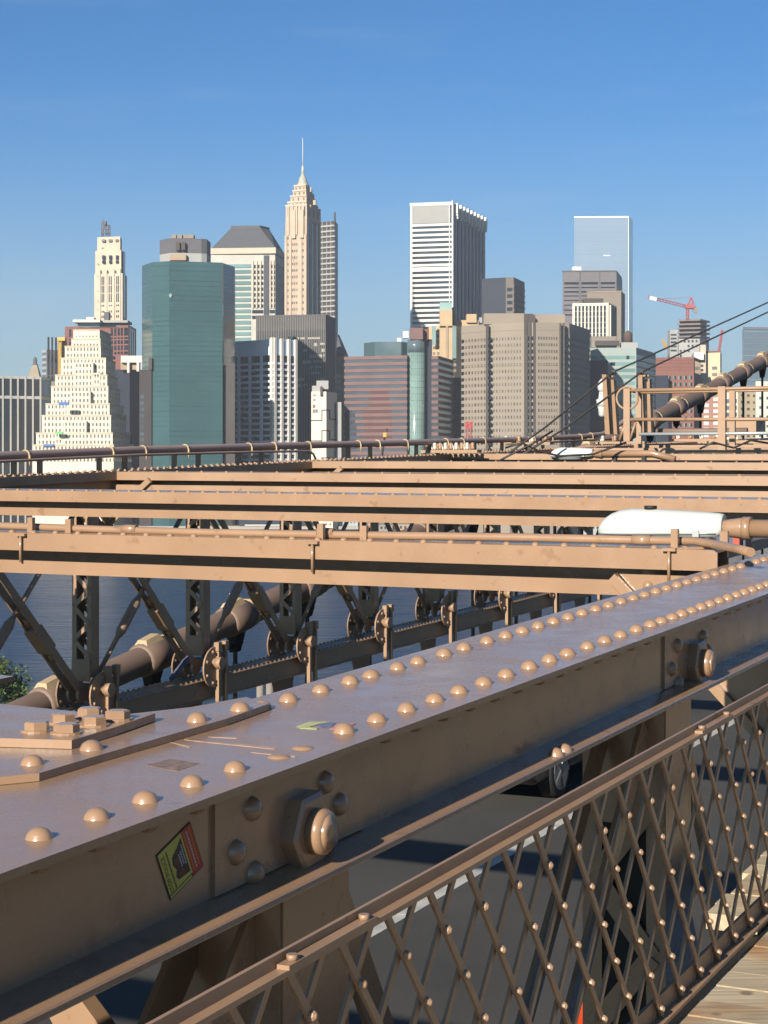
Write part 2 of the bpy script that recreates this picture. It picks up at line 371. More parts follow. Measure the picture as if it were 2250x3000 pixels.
# web stiffener plates, pin nuts and round pins, dark rivets round them
def facing(dirv): return dirv.to_track_quat('Z', 'Y').to_euler()
rot_v = facing(-VD)
for (px, py) in ((925, 2435), (2062, 1942)):
    u0, hh = at_v(px, py, 1.828)
    mb = MB(); bbox(mb, u0 - .35, u0 + .31, VW - .008, VW, HT + .018, HB - .032); mb.build('side_plate', M['steel'], gir)
    c = B(u0, VW - .008, hh)
    nut = MB(); ring = [UD * (.089 * math.cos(math.pi / 3 * k + .06)) + ZD * (.089 * math.sin(math.pi / 3 * k + .06)) for k in range(6)]
    nut.prism([c + q for q in ring], [c + q - VD * .032 for q in ring]); nut.prism([c + q - VD * .032 for q in ring], [c + q * .88 - VD * .038 for q in ring])
    no = nut.build('pin_nut', M['steel'], gir)
    pin = MB(); c2 = c - VD * .037
    pin.tube([c2, c2 - VD * .024, c2 - VD * .031, c2 - VD * .035], .05, 28, rs=[.05, .05, .046, .038])
    pin.tube([c2 - VD * .035, c2 - VD * .037], .03, 28, rs=[.038, .012])
    pin.build('pin', M['steel'], no)
    for (du, dh) in ((-.206, -.085), (-.27, -.01), (-.195, .05), (.116, -.08), (.185, -.019), (.133, .05)):
        o = link(bpy.data.objects.new('rivet', rv)); o.parent = gir; o.location = B(u0 + du, VW - .008, hh + dh) - gir.location; o.rotation_euler = rot_v; o.scale = (1.05, 1.05, 1)
# rivet tails under the overhang of the flange
rt = MB()
ring = lambda r, z: [(r * math.cos(math.pi * k / 5), r * math.sin(math.pi * k / 5), z) for k in range(10)]
for (r0, z0), (r1, z1) in (((.023, .002), (.021, -.008)), ((.021, -.008), (.014, -.016)), ((.014, -.016), (.004, -.019))): rt.prism(ring(r0, z0), ring(r1, z1))
tmp = rt.build('rivet_tail', M['steel']); me_t = tmp.data; bpy.data.objects.remove(tmp)
u = 2.3
while u < 9:
    if not (3.0 < u < 3.66 or 5.85 < u < 6.5):
        o = link(bpy.data.objects.new('rivet_tail', me_t)); o.parent = gir; o.location = B(u, V0 + .032, HT + .016) - gir.location
    u += .166
for px, py in ((1600, 2262), (1625, 2240)):
    u_, h_ = at_v(px, py, 1.84); o = link(bpy.data.objects.new('rivet', rv)); o.parent = gir; o.location = B(u_, 1.81, HB - .017) - gir.location; o.scale = (.9, .9, 1)

# scraped paint and the ghost of an old sticker on the flange
SCR = mat('scraped_paint', (.36, .23, .15, 1), .5, var=.3, scale=30); GHO = mat('glue_residue', (.17, .115, .09, 1), .6, var=.5, scale=70)
for (x0, y0, x1, y1, wd) in ((540, 2166, 812, 2190, 5), (488, 2172, 562, 2186, 4), (735, 2203, 872, 2214, 4), (610, 2158, 700, 2160, 3)):
    m1 = MB(); q = [B(*at_h(x, y, HT - .0006), HT) for x, y in ((x0, y0), (x1, y1), (x1 - 8, y1 + wd), (x0 + 12, y0 + wd * .6))]; m1.prism(q, [p_ + ZD * .0006 for p_ in q]); m1.build('paint_scrape', SCR, gir)
m1 = MB(); q = [B(*at_h(x, y, HT - .0005), HT) for x, y in ((425, 2241), (500, 2223), (585, 2236), (520, 2259))]; m1.prism(q, [p_ + ZD * .0005 for p_ in q]); m1.build('glue_patch', GHO, gir)
# stickers on the girder
def text_mesh(txt, mb, org, ex, ey, width, height, off, mi):
    cu = bpy.data.curves.new('t', 'FONT'); cu.body = txt; cu.resolution_u = 2
    ob = link(bpy.data.objects.new('t', cu)); dg = bpy.context.evaluated_depsgraph_get(); dg.update()
    me = bpy.data.meshes.new_from_object(ob.evaluated_get(dg))
    xs = [v.co.x for v in me.vertices]; ys = [v.co.y for v in me.vertices]
    x0, x1, y0, y1 = min(xs), max(xs), min(ys), max(ys)
    for po in me.polygons:
        mb.face([org + ex * ((me.vertices[i].co.x - x0) / (x1 - x0) * width) + ey * ((me.vertices[i].co.y - y0) / (y1 - y0) * height) + off for i in po.vertices], mi)
    bpy.data.objects.remove(ob); bpy.data.meshes.remove(me); bpy.data.curves.remove(cu)
SM = [mat('sticker_black', lin(38, 34, 32), .5, var=.05), mat('sticker_yellow', lin(205, 205, 92), .5, var=.1, scale=20), mat('sticker_red', lin(196, 58, 38), .5, var=.1, scale=20),
      mat('sticker_brown_ink', lin(92, 50, 34), .5), mat('sticker_white_ink', lin(190, 194, 205), .5), mat('sticker_orange_ink', lin(205, 130, 50), .5)]
vS = VW - .0015
Lp, Tp, Rp, Bp = [B(at_v(x, y, vS)[0], vS, at_v(x, y, vS)[1]) for x, y in ((460, 2508), (555, 2408), (593, 2535), (500, 2630))]
ex = (Lp - Bp); ey = ((Bp - Rp) + (Lp - Tp)) / 2
org = Rp.copy(); exu = ((Tp - Rp) + (Lp - Bp)) / 2
S = lambda s, t: org + exu * s + ey * t     # s along the text, t from the red foot (0) to the heading (1)
nrm = -VD
def sq(mb, s0, s1, t0, t1, mi, k): mb.face([S(s0, t0) + nrm * k, S(s1, t0) + nrm * k, S(s1, t1) + nrm * k, S(s0, t1) + nrm * k], mi)
mb = MB(); mb.prism([S(-.02, -.02), S(1.02, -.02), S(1.02, 1.02), S(-.02, 1.02)], [S(-.02, -.02) + nrm * .0008, S(1.02, -.02) + nrm * .0008, S(1.02, 1.02) + nrm * .0008, S(-.02, 1.02) + nrm * .0008], 0)
sq(mb, .0, .05, .34, 1, 1, .0011); sq(mb, .075, 1, .3, 1, 1, .0011); sq(mb, 0, 1, 0, .3, 2, .0012)
mb.face([S(s, t) + nrm * .0014 for s, t in ((.14, .34), (.93, .34), (.8, .5), (.72, .68), (.55, .72), (.42, .66), (.3, .72), (.2, .68), (.17, .5))], 0)
mb.face([S(.56 + .09 * math.cos(q), .58 + .09 * math.sin(q)) + nrm * .0016 for q in [i * math.pi / 6 for i in range(12)]], 3)
mb.face([S(.27 + .07 * math.cos(q), .55 + .09 * math.sin(q)) + nrm * .0016 for q in [i * math.pi / 6 for i in range(12)]], 3)
for k, (a0, a1) in enumerate(((.36, .78), (.4, .7), (.38, .66))): 
    s_ = a0
    while s_ < a1: sq(mb, s_, s_ + .035, .37 + k * .06, .405 + k * .06, 4, .0017); s_ += .05
for k in range(3):
    s_ = .1
    while s_ < .9: d = random.uniform(.03, .07); sq(mb, s_, s_ + d, .06 + k * .08, .1 + k * .08, 5 if k != 1 else 4, .0015); s_ += d + .02
text_mesh('STOP POLICE', mb, S(.1, .86), exu * .8, ey * .1, 1, 1, nrm * .0016, 3)
s_ = .1
while s_ < .9: d = random.uniform(.02, .05); sq(mb, s_, s_ + d, .77, .81, 3, .0016); s_ += d + .014
mb.build('sticker', SM, None, origin=(Lp + Rp) / 2, label='yellow and red protest sticker reading STOP POLICE on the shaded girder side', cat='sticker')
# second, torn sticker lying on the girder top
SM2 = [mat('scrap_yellow', lin(210, 214, 150), .6, var=.3, scale=40), mat('scrap_pink', lin(214, 150, 150), .6, var=.2, scale=40), mat('scrap_blue', lin(120, 130, 165), .6, var=.3, scale=40)]
mb = MB(); hh = HT - .0012
def scrap(ptsxy, mi): mb.prism([B(*at_h(x, y, hh), HT - .0003) for x, y in ptsxy], [B(*at_h(x, y, hh), hh - .0004 * mi) for x, y in ptsxy], mi)
scrap(((868, 2128), (905, 2114), (965, 2114), (935, 2120), (905, 2130), (935, 2132), (928, 2136), (880, 2133)), 0)
scrap(((930, 2124), (958, 2118), (985, 2118), (972, 2128), (945, 2131)), 2)
scrap(((985, 2120), (1043, 2119), (1015, 2134), (966, 2136)), 1)
c = B(*at_h(950, 2125, HT), HT)
mb.build('sticker', SM2, None, origin=c, label='torn pale yellow and pink sticker remnant lying on the girder top', cat='sticker')

# ================================================================== LATTICE RAILING
VR, HRT, HRB = 1.42, 0.862, 1.562
rail = empty('lattice_railing', B(4, VR, HRB), 'tan riveted diamond lattice railing beside the plank walkway', 'railing')
mb = MB(); bpoly_u(mb, [(VR - .016, HRT + .012), (VR + .006, HRT + .012), (VR + .006, HRT - .010), (VR + .014, HRT - .010), (VR + .014, HRT + .024), (VR - .016, HRT + .022)], -1, 13); mb.build('top_rail', M['steel_matte'], rail)
mb = MB(); bbox(mb, -1, 13, VR + .004, VR + .014, HRB - .05, HRB); bbox(mb, -1, 13, VR - .026, VR + .014, HRB, HRB + .010); mb.build('bottom_rail', M['steel_matte'], rail)
pitch = .1835; du = pitch / 2; dh = .112; N = 6
rsm = MB()
def small_dome(mb, c, ax, r=.0105, hgt=.012):
    a = UD.normalized(); b = ZD
    rows = [[c + ax * hgt * math.cos(f) + (a * math.cos(q) + b * math.sin(q)) * r * math.sin(f) for q in [i * math.pi / 4 for i in range(8)]] for f in (.35, 1.0, 1.571)]
    mb.face(rows[0], 0, True)
    for r0, r1 in zip(rows, rows[1:]):
        for q in range(8): mb.face([r0[q], r1[q], r1[(q + 1) % 8], r0[(q + 1) % 8]], 0, True)
u00 = 2.905 - 10 * pitch
proto = {}
for sgn in (1, -1):
    for i in range(42):
        ub = u00 + i * pitch
        if sgn == 1 and 'f' not in proto or sgn == -1 and 'b' not in proto:
            mb = MB(); vv = VR - .006 if sgn == 1 else VR + .006
            p0 = B(ub + sgn * du * .2, vv, HRT + .022); p1 = B(ub + sgn * du * 6.35, vv, HRT + dh * 6.33)
            mb.bar(p0, p1, .0165, .007, VD)
            if sgn == 1:
                for k in range(1, 7): small_dome(mb, B(ub + du * k, VR - .0098, HRT + dh * k), -VD)
            o = mb.build('lattice_bar', M['steel_matte'], rail); proto['f' if sgn == 1 else 'b'] = (o, ub)
        else:
            o0, ub0 = proto['f' if sgn == 1 else 'b']
            child_copy(o0, rail, o0.location + UD * (ub - ub0))
# splice clips and short brackets that hold the railing to the truss
for px, py in ((835, 2765), (2045, 2150)):
    u_, h_ = at_v(px, py, VR); mb = MB()
    bbox(mb, u_ - .02, u_ + .3, VR - .019, VR + .004, HRT + .004, HRT + .0118); mb.tube([B(u_ + .01, VR - .008, HRT + .004), B(u_ + .01, VR - .008, HRT - .006)], .01, 6); mb.tube([B(u_ + .27, VR - .008, HRT + .004), B(u_ + .27, VR - .008, HRT - .006)], .01, 6)
    mb.build('splice_plate', M['steel_matte'], rail)

# ================================================================== INNER TRUSS: laced posts and diagonals under the girder
def inner_post(u0):
    b = B(u0, 1.98, HR)
    t = empty('truss_post', b)
    for v0, v1 in ((1.83, 1.9), (2.06, 2.13)):
        mb = MB(); bbox(mb, u0 - .15, u0 + .15, v0, v1, HB, HR); mb.build('channel', M['steel'], t)
    mb = MB(); h = HB + .35; k = 0
    bbox(mb, u0 - .158, u0 - .151, 1.835, 2.125, HB, HB + .42)
    while h < HR - .25:
        a, c = (1.88, 2.08) if k % 2 == 0 else (2.08, 1.88)
        mb.bar(B(u0 - .156, a, h), B(u0 - .156, c, h + .26), .07, .01, UD); mb.bar(B(u0 + .156, a, h), B(u0 + .156, c, h + .26), .07, .01, UD); h += .26; k += 1
    mb.build('lacing', M['steel'], t)
    mb = MB(); bbox(mb, u0 - .14, u0 - .1, 1.9, 2.06, HB, HR); mb.build('hollow_shade_plate', M['black'], t)  # black plate put in as the shade inside the hollow post
    return t
ip = inner_post(6.12)
tag(ip, 'laced box post under the girder, seen through the lattice railing near the right', 'truss post', 'inner truss posts')
for i, (u0, lab) in enumerate(((3.44, 'laced box post half hidden under the girder at the lower left'), (8.78, 'laced box post under the far end of the girder beside the right edge'), (11.45, 'farthest laced box post under the girder near the right edge'))):
    c = copy_tree(ip); c.location = ip.location + UD * (u0 - 6.12); tag(c, lab)
for (ua, ha, ub, hb_, lab) in ((5.95, 1.05, 3.45, 3.65, 'dark diagonal truss bar left of the laced post behind the railing'), (6.3, .99, 8.6, 4.6, 'dark diagonal truss bar right of the laced post behind the railing'),
                               (3.3, 1.05, .9, 3.5, 'dark diagonal truss bar at the lower left under the girder'), (3.6, .99, 5.9, 4.6, 'dark diagonal truss bar falling right from the lower left post')):
    mb = MB()
    for vv in (1.9, 2.04): mb.bar(B(ua, vv, ha), B(ub, vv, hb_), .1, .016, VD)
    mb.build('truss_diagonal', M['steel'], None, origin=B(ub, 1.97, hb_), label=lab, cat='truss bar', group='inner truss diagonals')

# ================================================================== CROSS BEAMS over the roadway
def htop(u, v): return .60 + .005 * (8 - v) + .0016 * (19.35 - u)
BU = [3.45 + 5.3 * k for k in range(9)]
blab = ['nearest tan cross beam, cut off at the lower left below the conduit beam', 'tan cross beam carrying a conduit pipe, in front of the white lamp', 'tan cross beam just behind the white street lamp head',
        'third tan cross beam beyond the conduit, its left end by the pyramidal white tower', 'fourth tan cross beam beyond the conduit, its left end under the white line-patterned house',
        'fifth tan cross beam beyond the conduit, its left end under the red striped block', 'sixth tan cross beam beyond the conduit, below the smaller white lamp', 'seventh tan cross beam beyond the conduit, under the platform rail', 'farthest thin tan cross beam under the platform rail at the right']
def seg(mb, u0, u1, va, vb, ho0, ho1, uref):   # strip of a beam that follows its slight fall
    mb.hexa([B(u0, va, htop(uref, va) + ho1), B(u1, va, htop(uref, va) + ho1), B(u1, vb, htop(uref, vb) + ho1), B(u0, vb, htop(uref, vb) + ho1),
             B(u0, va, htop(uref, va) + ho0), B(u1, va, htop(uref, va) + ho0), B(u1, vb, htop(uref, vb) + ho0), B(u0, vb, htop(uref, vb) + ho0)])
rvb = dome_mesh(.02, .016, 'rivet', M['steel_far'], 10, 3)
for i, u0 in enumerate(BU):
    va, vb = (2.95 if i == 0 else 2.42), 13.3
    bm_ = empty('cross_beam', B(u0, 8, htop(u0, 8) + .24), blab[i], 'cross beam', 'cross beams over the roadway')
    st = M['steel'] if i < 3 else M['steel_far']
    mb = MB(); seg(mb, u0, u0 + .4, va, vb, 0, .014, u0); seg(mb, u0, u0 + .014, va, vb, .014, .104, u0)
    if i >= 3:
        v = 2.6
        while v < 13.3:
            c = B(u0 + .05, v, htop(u0, v)); r = .022
            mb.prism([c + UD * r * math.cos(q) + VD * r * math.sin(q) for q in [k * math.pi / 3 for k in range(6)]], [c + UD * r * .5 * math.cos(q) + VD * r * .5 * math.sin(q) + ZD * .019 for q in [k * math.pi / 3 for k in range(6)]]); v += .36
    mb.build('top_flange', st, bm_)
    mb = MB(); seg(mb, u0 + .19, u0 + .21, va, vb, .014, .236, u0); mb.build('web', st, bm_)
    mb = MB(); seg(mb, u0, u0 + .4, va, vb, .225, .239, u0); seg(mb, u0, u0 + .014, va, vb, .163, .225, u0); mb.build('bottom_flange', st, bm_)
    if 0 < i < 3:
        rivets_at([(u0 + .055, v, htop(u0, v)) for v in [2.6 + .16 * k for k in range(64 if i == 1 else 66)]], bm_, rvb)
    # knee braces at both ends: lit plate, raised sloping strip, rivets
    for inner in (True, False):
        if i == 0 and not inner: continue
        mb = MB()
        if inner:
            plate = [(2.14, .87), (2.80, .87), (2.90, .80), (2.16, 1.50)]; strip = ((2.99, .745), (2.2, 1.53))
            plate = [(2.16, htop(u0, 2.2) + .13), (2.92, htop(u0, 2.9) + .13), (2.2, htop(u0, 2.9) + .88), (2.14, htop(u0, 2.9) + .88)]
            if i == 0: plate = [(2.45, htop(u0, 2.2) + .17), (2.9, htop(u0, 2.9) + .17), (2.5, htop(u0, 2.9) + .76), (2.43, htop(u0, 2.9) + .78)]
            q0 = (2.95, htop(u0, 3) + .145); q1 = (2.2, htop(u0, 3) + .9)
        else:
            plate = [(13.4, htop(u0, 13.4) + .17), (12.75, htop(u0, 12.7) + .17), (13.38, htop(u0, 13) + .8), (13.4, htop(u0, 13) + .8)]
            q0 = (12.68, htop(u0, 12.7) + .1); q1 = (13.5, htop(u0, 13) + .76)
        bpoly_u(mb, plate, u0 - .016, u0 - .002)
        kb = mb.build('knee_brace', st, bm_)
        mb = MB(); mb.bar(B(u0 - .03, *q0), B(u0 - .03, *q1), .05 if inner else .07, .05, UD); mb.build('sloping_strip', st, kb)
        if inner and i > 0:
            for (v_, h_) in ((2.77, .215), (2.55, .225), (2.45, .5)):
                o = link(bpy.data.objects.new('rivet', rv)); o.parent = bm_; o.location = B(u0 - .017, v_, htop(u0, v_) + h_ - .03) - bm_.location; o.rotation_euler = facing(-UD)

# conduit pipe with clamps on the second beam
u0 = BU[1]
cp = empty('conduit_pipe', B(u0 + .15, 5, htop(u0, 5) - .05), 'thin tan conduit pipe clamped along the top of a cross beam', 'pipe')
pts = []
for x, y in ((-260, 1530), (0, 1540), (300, 1551), (600, 1560), (1000, 1567), (1500, 1574), (1900, 1583), (2040, 1586), (2110, 1598), (2160, 1608), (2200, 1618)):
    uu = u0 + .16 - (max(0, x - 2040) / 160) * .55; v_, h_ = at_u(x, y, uu); pts.append(B(uu, v_, h_))
mb = MB(); mb.tube(pts, .022, 12); mb.build('pipe', M['steel'], cp)
for x in (380, 955, 1880):
    y = 1548 + (x - 270) * .0175 if x < 1500 else 1582
    v_, h_ = at_u(x, y, u0 + .16); c = B(u0 + .16, v_, h_); mb = MB(); mb.tube([c - VD * .05, c + VD * .05], .026, 12); mb.build('coupling', M['steel'], cp)
for x, y in ((96, 1545), (945, 1566), (1980, 1584)):
    v_, h_ = at_u(x, y, u0 + .1); mb = MB()
    bbox(mb, u0 - .03, u0 + .2, v_ - .035, v_ + .035, h_ + .03, h_ + .045)
    bbox(mb, u0 + .07, u0 + .1, v_ - .018, v_ + .018, h_ - .06, h_ + .03)
    bbox(mb, u0 + .12, u0 + .15, v_ - .26, v_ - .22, h_ - .05, h_ + .03)
    mb.bar(B(u0 + .02, v_, h_ + .035), B(u0 + .22, v_ - .3, h_ + .035), .05, .012, ZD)
    mb.tube([B(u0 - .02, v_, h_ + .03), B(u0 - .02, v_, h_ + .2)], .008, 8)
    mb.build('clamp', M['steel'], cp)

# ================================================================== OUTER TRUSS
VT = 13.4
st = M['steel_far']
def ring_pts(c, a, b, r, n): return [c + a * r * math.cos(2 * math.pi * k / n) + b * r * math.sin(2 * math.pi * k / n) for k in range(n)]
oc = empty('truss_chord', B(25, VT, 1.0), 'dark top chord of the outer truss running under the brown pipe rail', 'truss chord')
for s in (-1, 1):
    mb = MB(); bbox(mb, 4, 62, VT + s * .155 - .045, VT + s * .155 + .045, .57, .585); bbox(mb, 4, 62, VT + s * .193 - .007, VT + s * .193 + .007, .585, .68); mb.build('top_flange', st, oc)
    mb = MB(); bbox(mb, 4, 62, VT + s * .12 - .01, VT + s * .12 + .01, .585, 1.02); mb.build('web', st, oc)
mb = MB(); u = 10
while u < 50:
    for vv in (VT - .15, VT + .15):
        c = B(u, vv, .57); mb.prism(ring_pts(c, UD, VD, .024, 6), ring_pts(c + ZD * .024, UD, VD, .012, 6))
    u += .155
mb.build('rivets', st, oc, kind='stuff')
lc = empty('truss_chord', B(25, VT, 3.8), 'dark bottom chord of the outer truss with rows of rivets, above the river', 'truss chord')
mb = MB(); bbox(mb, 4, 62, VT - .2, VT + .25, 3.53, 3.545); mb.build('flange', st, lc); mb = MB(); bbox(mb, 4, 62, VT - .2, VT + .25, 3.80, 3.815); mb.build('flange', st, lc)
mb = MB(); bbox(mb, 4, 62, VT - .16, VT - .145, 3.545, 3.80); bbox(mb, 4, 62, VT + .2, VT + .215, 3.545, 3.80); mb.build('web', st, lc)
mb = MB(); u = 12
while u < 50:
    for vv in (VT - .14, VT + .19):
        c = B(u, vv, 3.53); mb.prism(ring_pts(c, UD, VD, .028, 6), ring_pts(c + ZD * .026, UD, VD, .014, 6))
    u += .13
mb.build('rivets', st, lc, kind='stuff')
M['pin_steel'] = M['steel_far']
def truss_panel(u0):
    """post with lacing, pin plates and hangers at its foot"""
    t = empty('truss_post', B(u0, VT, 3.55))
    for s in (-1, 1):
        mb = MB(); bbox(mb, u0 - .085, u0 + .085, VT + s * .135 - .012, VT + s * .135 + .012, 1.0, 3.15)
        for q in (-1, 1): bbox(mb, u0 + q * .08 - .007, u0 + q * .08 + .007, VT + s * .135 - (.055 if s > 0 else 0), VT + s * .135 + (.055 if s < 0 else 0), 1.0, 3.15)
        mb.build('channel', st, t)
    mb = MB(); h = 1.0; k = 0
    while h < 2.95:
        a, b = (VT - .115, VT + .115) if k % 2 else (VT + .115, VT - .115)
        mb.bar(B(u0 - .094, a, h), B(u0 - .094, b, h + .21), .06, .01, UD); mb.bar(B(u0 + .094, a, h), B(u0 + .094, b, h + .21), .06, .01, UD); h += .21; k += 1
    bbox(mb, u0 - .106, u0 - .096, VT - .14, VT + .14, 2.92, 3.2)
    mb.build('lacing', st, t)
    for vv in (VT - .27, VT + .24):
        mb = MB(); c = B(u0, vv, 3.36); mb.prism(ring_pts(c, UD, ZD, .28, 24), ring_pts(c + VD * .022, UD, ZD, .28, 24))
        for q in range(7):
            c3 = c + UD * .22 * math.cos(q * .9) + ZD * .22 * math.sin(q * .9); mb.prism(ring_pts(c3, UD, ZD, .026, 6), ring_pts(c3 - VD * .02, UD, ZD, .014, 6))
        mb.build('pin_plate', st, t)
    mb = MB(); c = B(u0, VT - .36, 3.3); mb.tube([c, c + VD * .66], .065, 12); mb.tube([c - VD * .04, c + VD * .04], .095, 6); mb.build('pin', st, t)
    for d in (-.09, .1):
        mb = MB(); bpoly_v(mb, [(u0 + .14 + d, 3.1), (u0 + .14 + d + .05, 3.1), (u0 + .14 + d + .05, 4.55), (u0 + .14 + d, 4.55)], VT - .31, VT - .255)
        bpoly_v(mb, [(u0 + .14 + d - .02, 3.02), (u0 + .14 + d + .07, 3.02), (u0 + .14 + d + .07, 3.14), (u0 + .14 + d - .02, 3.14)], VT - .32, VT - .245)
        mb.build('hanger_bar', st, t)
    mb = MB(); bpoly_v(mb, [(u0 - .4, 3.82), (u0 + .3, 3.82), (u0 + .2, 4.3), (u0 + .05, 4.42), (u0 - .2, 4.3)], VT + .1, VT + .13); mb.build('gusset', st, t)
    return t
PU = [18.95 + 2.685 * k for k in range(-2, 11)]
tp = truss_panel(PU[2])
ordn = ['first', 'second', 'third', 'fourth', 'fifth', 'sixth', 'seventh', 'eighth', 'ninth', 'tenth', 'eleventh', 'twelfth', 'thirteenth', 'fourteenth']
for k, u0 in enumerate(PU):
    o = tp if k == 2 else copy_tree(tp)
    if k != 2: o.location = tp.location + UD * (u0 - PU[2])
    if k < 2: lab = 'laced outer truss post just outside the left edge of the view, number %s' % ordn[k]
    else: lab = '%s laced post of the outer truss from the left edge, against the river' % ordn[k - 2]
    tag(o, lab, 'truss post', 'outer truss posts')
def rod(u0):     # heavy eye-bar pair from the top of one post to the foot of the next, with turnbuckle
    a, b = B(u0 - 2.685 + .1, VT, .95), B(u0 - .18, VT, 3.34); d = (b - a)
    t = empty('truss_rod', b)
    for s in (-1, 1):
        mb = MB(); o = VD * .075 * s; mb.bar(a + o, b + o, .095, .03, VD); mb.prism(ring_pts(b + o - VD * .02, UD, ZD, .11, 14), ring_pts(b + o + VD * .02, UD, ZD, .11, 14)); mb.build('eye_bar', st, t)
    mb = MB(); mb.bar(a + d * .62, a + d * .74, .15, .19, VD); mb.tube([a + d * .56, a + d * .6], .05, 8); mb.tube([a + d * .76, a + d * .8], .05, 8); mb.build('turnbuckle', st, t)
    return t
def counter(u0):
    a, b = B(u0 + .15, VT + .02, 3.3), B(u0 + 2.6, VT + .02, .95); d = b - a
    t = empty('truss_rod', a)
    mb = MB(); mb.tube([a, b], .033, 8); mb.build('rod', st, t)
    mb = MB(); mb.tube([a + d * .24, a + d * .27, a + d * .41, a + d * .44], .09, 8, rs=[.036, .066, .066, .036]); mb.build('turnbuckle', st, t)
    return t
ra, rb = rod(PU[2]), counter(PU[2])
for k, u0 in enumerate(PU):
    for src, nm, what in ((ra, 'heavy double diagonal', 'leaning into the foot of'), (rb, 'slim counter rod', 'rising right from the foot of')):
        o = src if k == 2 else copy_tree(src)
        if k != 2: o.location = src.location + UD * (u0 - PU[2])
        lab = ('%s left of the view, number %s' % (nm, ordn[k])) if k < 2 else '%s %s the %s outer post' % (nm, what, ordn[k - 2])
        tag(o, lab, 'truss rod', 'outer truss rods')

# pipe rail along the outer chord
prl = empty('pipe_rail', B(25, VT, .57), 'thick dark brown pipe on short stands along the outer edge of the bridge', 'pipe')
mb = MB(); pts = []
for x, y in ((-400, 1358), (0, 1336), (400, 1319), (800, 1307), (1200, 1297), (1500, 1288), (1700, 1279), (1765, 1272), (1800, 1255), (1830, 1232), (1850, 1222)):
    u_, h_ = at_v(x, y, VT); pts.append(B(u_, VT, h_))
mb.tube(pts, .053, 12); mb.build('pipe', M['pipe'], prl)
mb = MB(); pts2 = []
for x, y in ((-400, 1368), (0, 1352), (400, 1333), (800, 1323), (905, 1322), (918, 1330), (925, 1345)):
    u_, h_ = at_v(x, y, VT - .12); pts2.append(B(u_, VT - .12, h_))
mb.tube(pts2, .018, 8); mb.build('conduit', M['pipe'], prl)
mb = MB(); pts3 = []
for x, y in ((1480, 1302), (1600, 1296), (1720, 1290), (1790, 1286), (1850, 1284)):
    u_, h_ = at_v(x, y, VT - .12); pts3.append(B(u_, VT - .12, h_))
mb.tube(pts3, .02, 8); mb.build('conduit', M['steel_dark'], prl)
def pipe_at(x):
    ys = [(-400, 1358), (0, 1336), (400, 1319), (800, 1307), (1200, 1297), (1500, 1288), (1700, 1279), (1765, 1272)]
    for (x0, y0), (x1, y1) in zip(ys, ys[1:]):
        if x0 <= x <= x1: y = y0 + (y1 - y0) * (x - x0) / (x1 - x0); break
    u_, h_ = at_v(x, y, VT); return u_, h_
for x in (75, 322, 418, 542, 728, 800, 902, 1048, 1105, 1187, 1305, 1352, 1415, 1518, 1560, 1612, 1698, 1730):
    u_, h_ = pipe_at(x); c = B(u_, VT, h_); mb = MB()
    mb.tube([c - UD * .012, c + UD * .012], .066, 12); mb.tube([c - VD * .06, c - VD * .062 - ZD * .13], .012, 6); mb.build('strap', M['band'], prl)
for x in (40, 116, 290, 364, 510, 580, 700, 765, 1020, 1084, 1219, 1280, 1390, 1470, 1540, 1590, 1680):
    u_, h_ = pipe_at(x); mb = MB(); bbox(mb, u_ - .018, u_ + .018, VT - .035, VT - .02, h_ + .05, .556); bbox(mb, u_ - .018, u_ - .008, VT - .02, VT + .03, h_ + .05, .556); bbox(mb, u_ - .06, u_ + .06, VT - .07, VT + .07, .556, .57)
    mb.build('stand', st, prl)

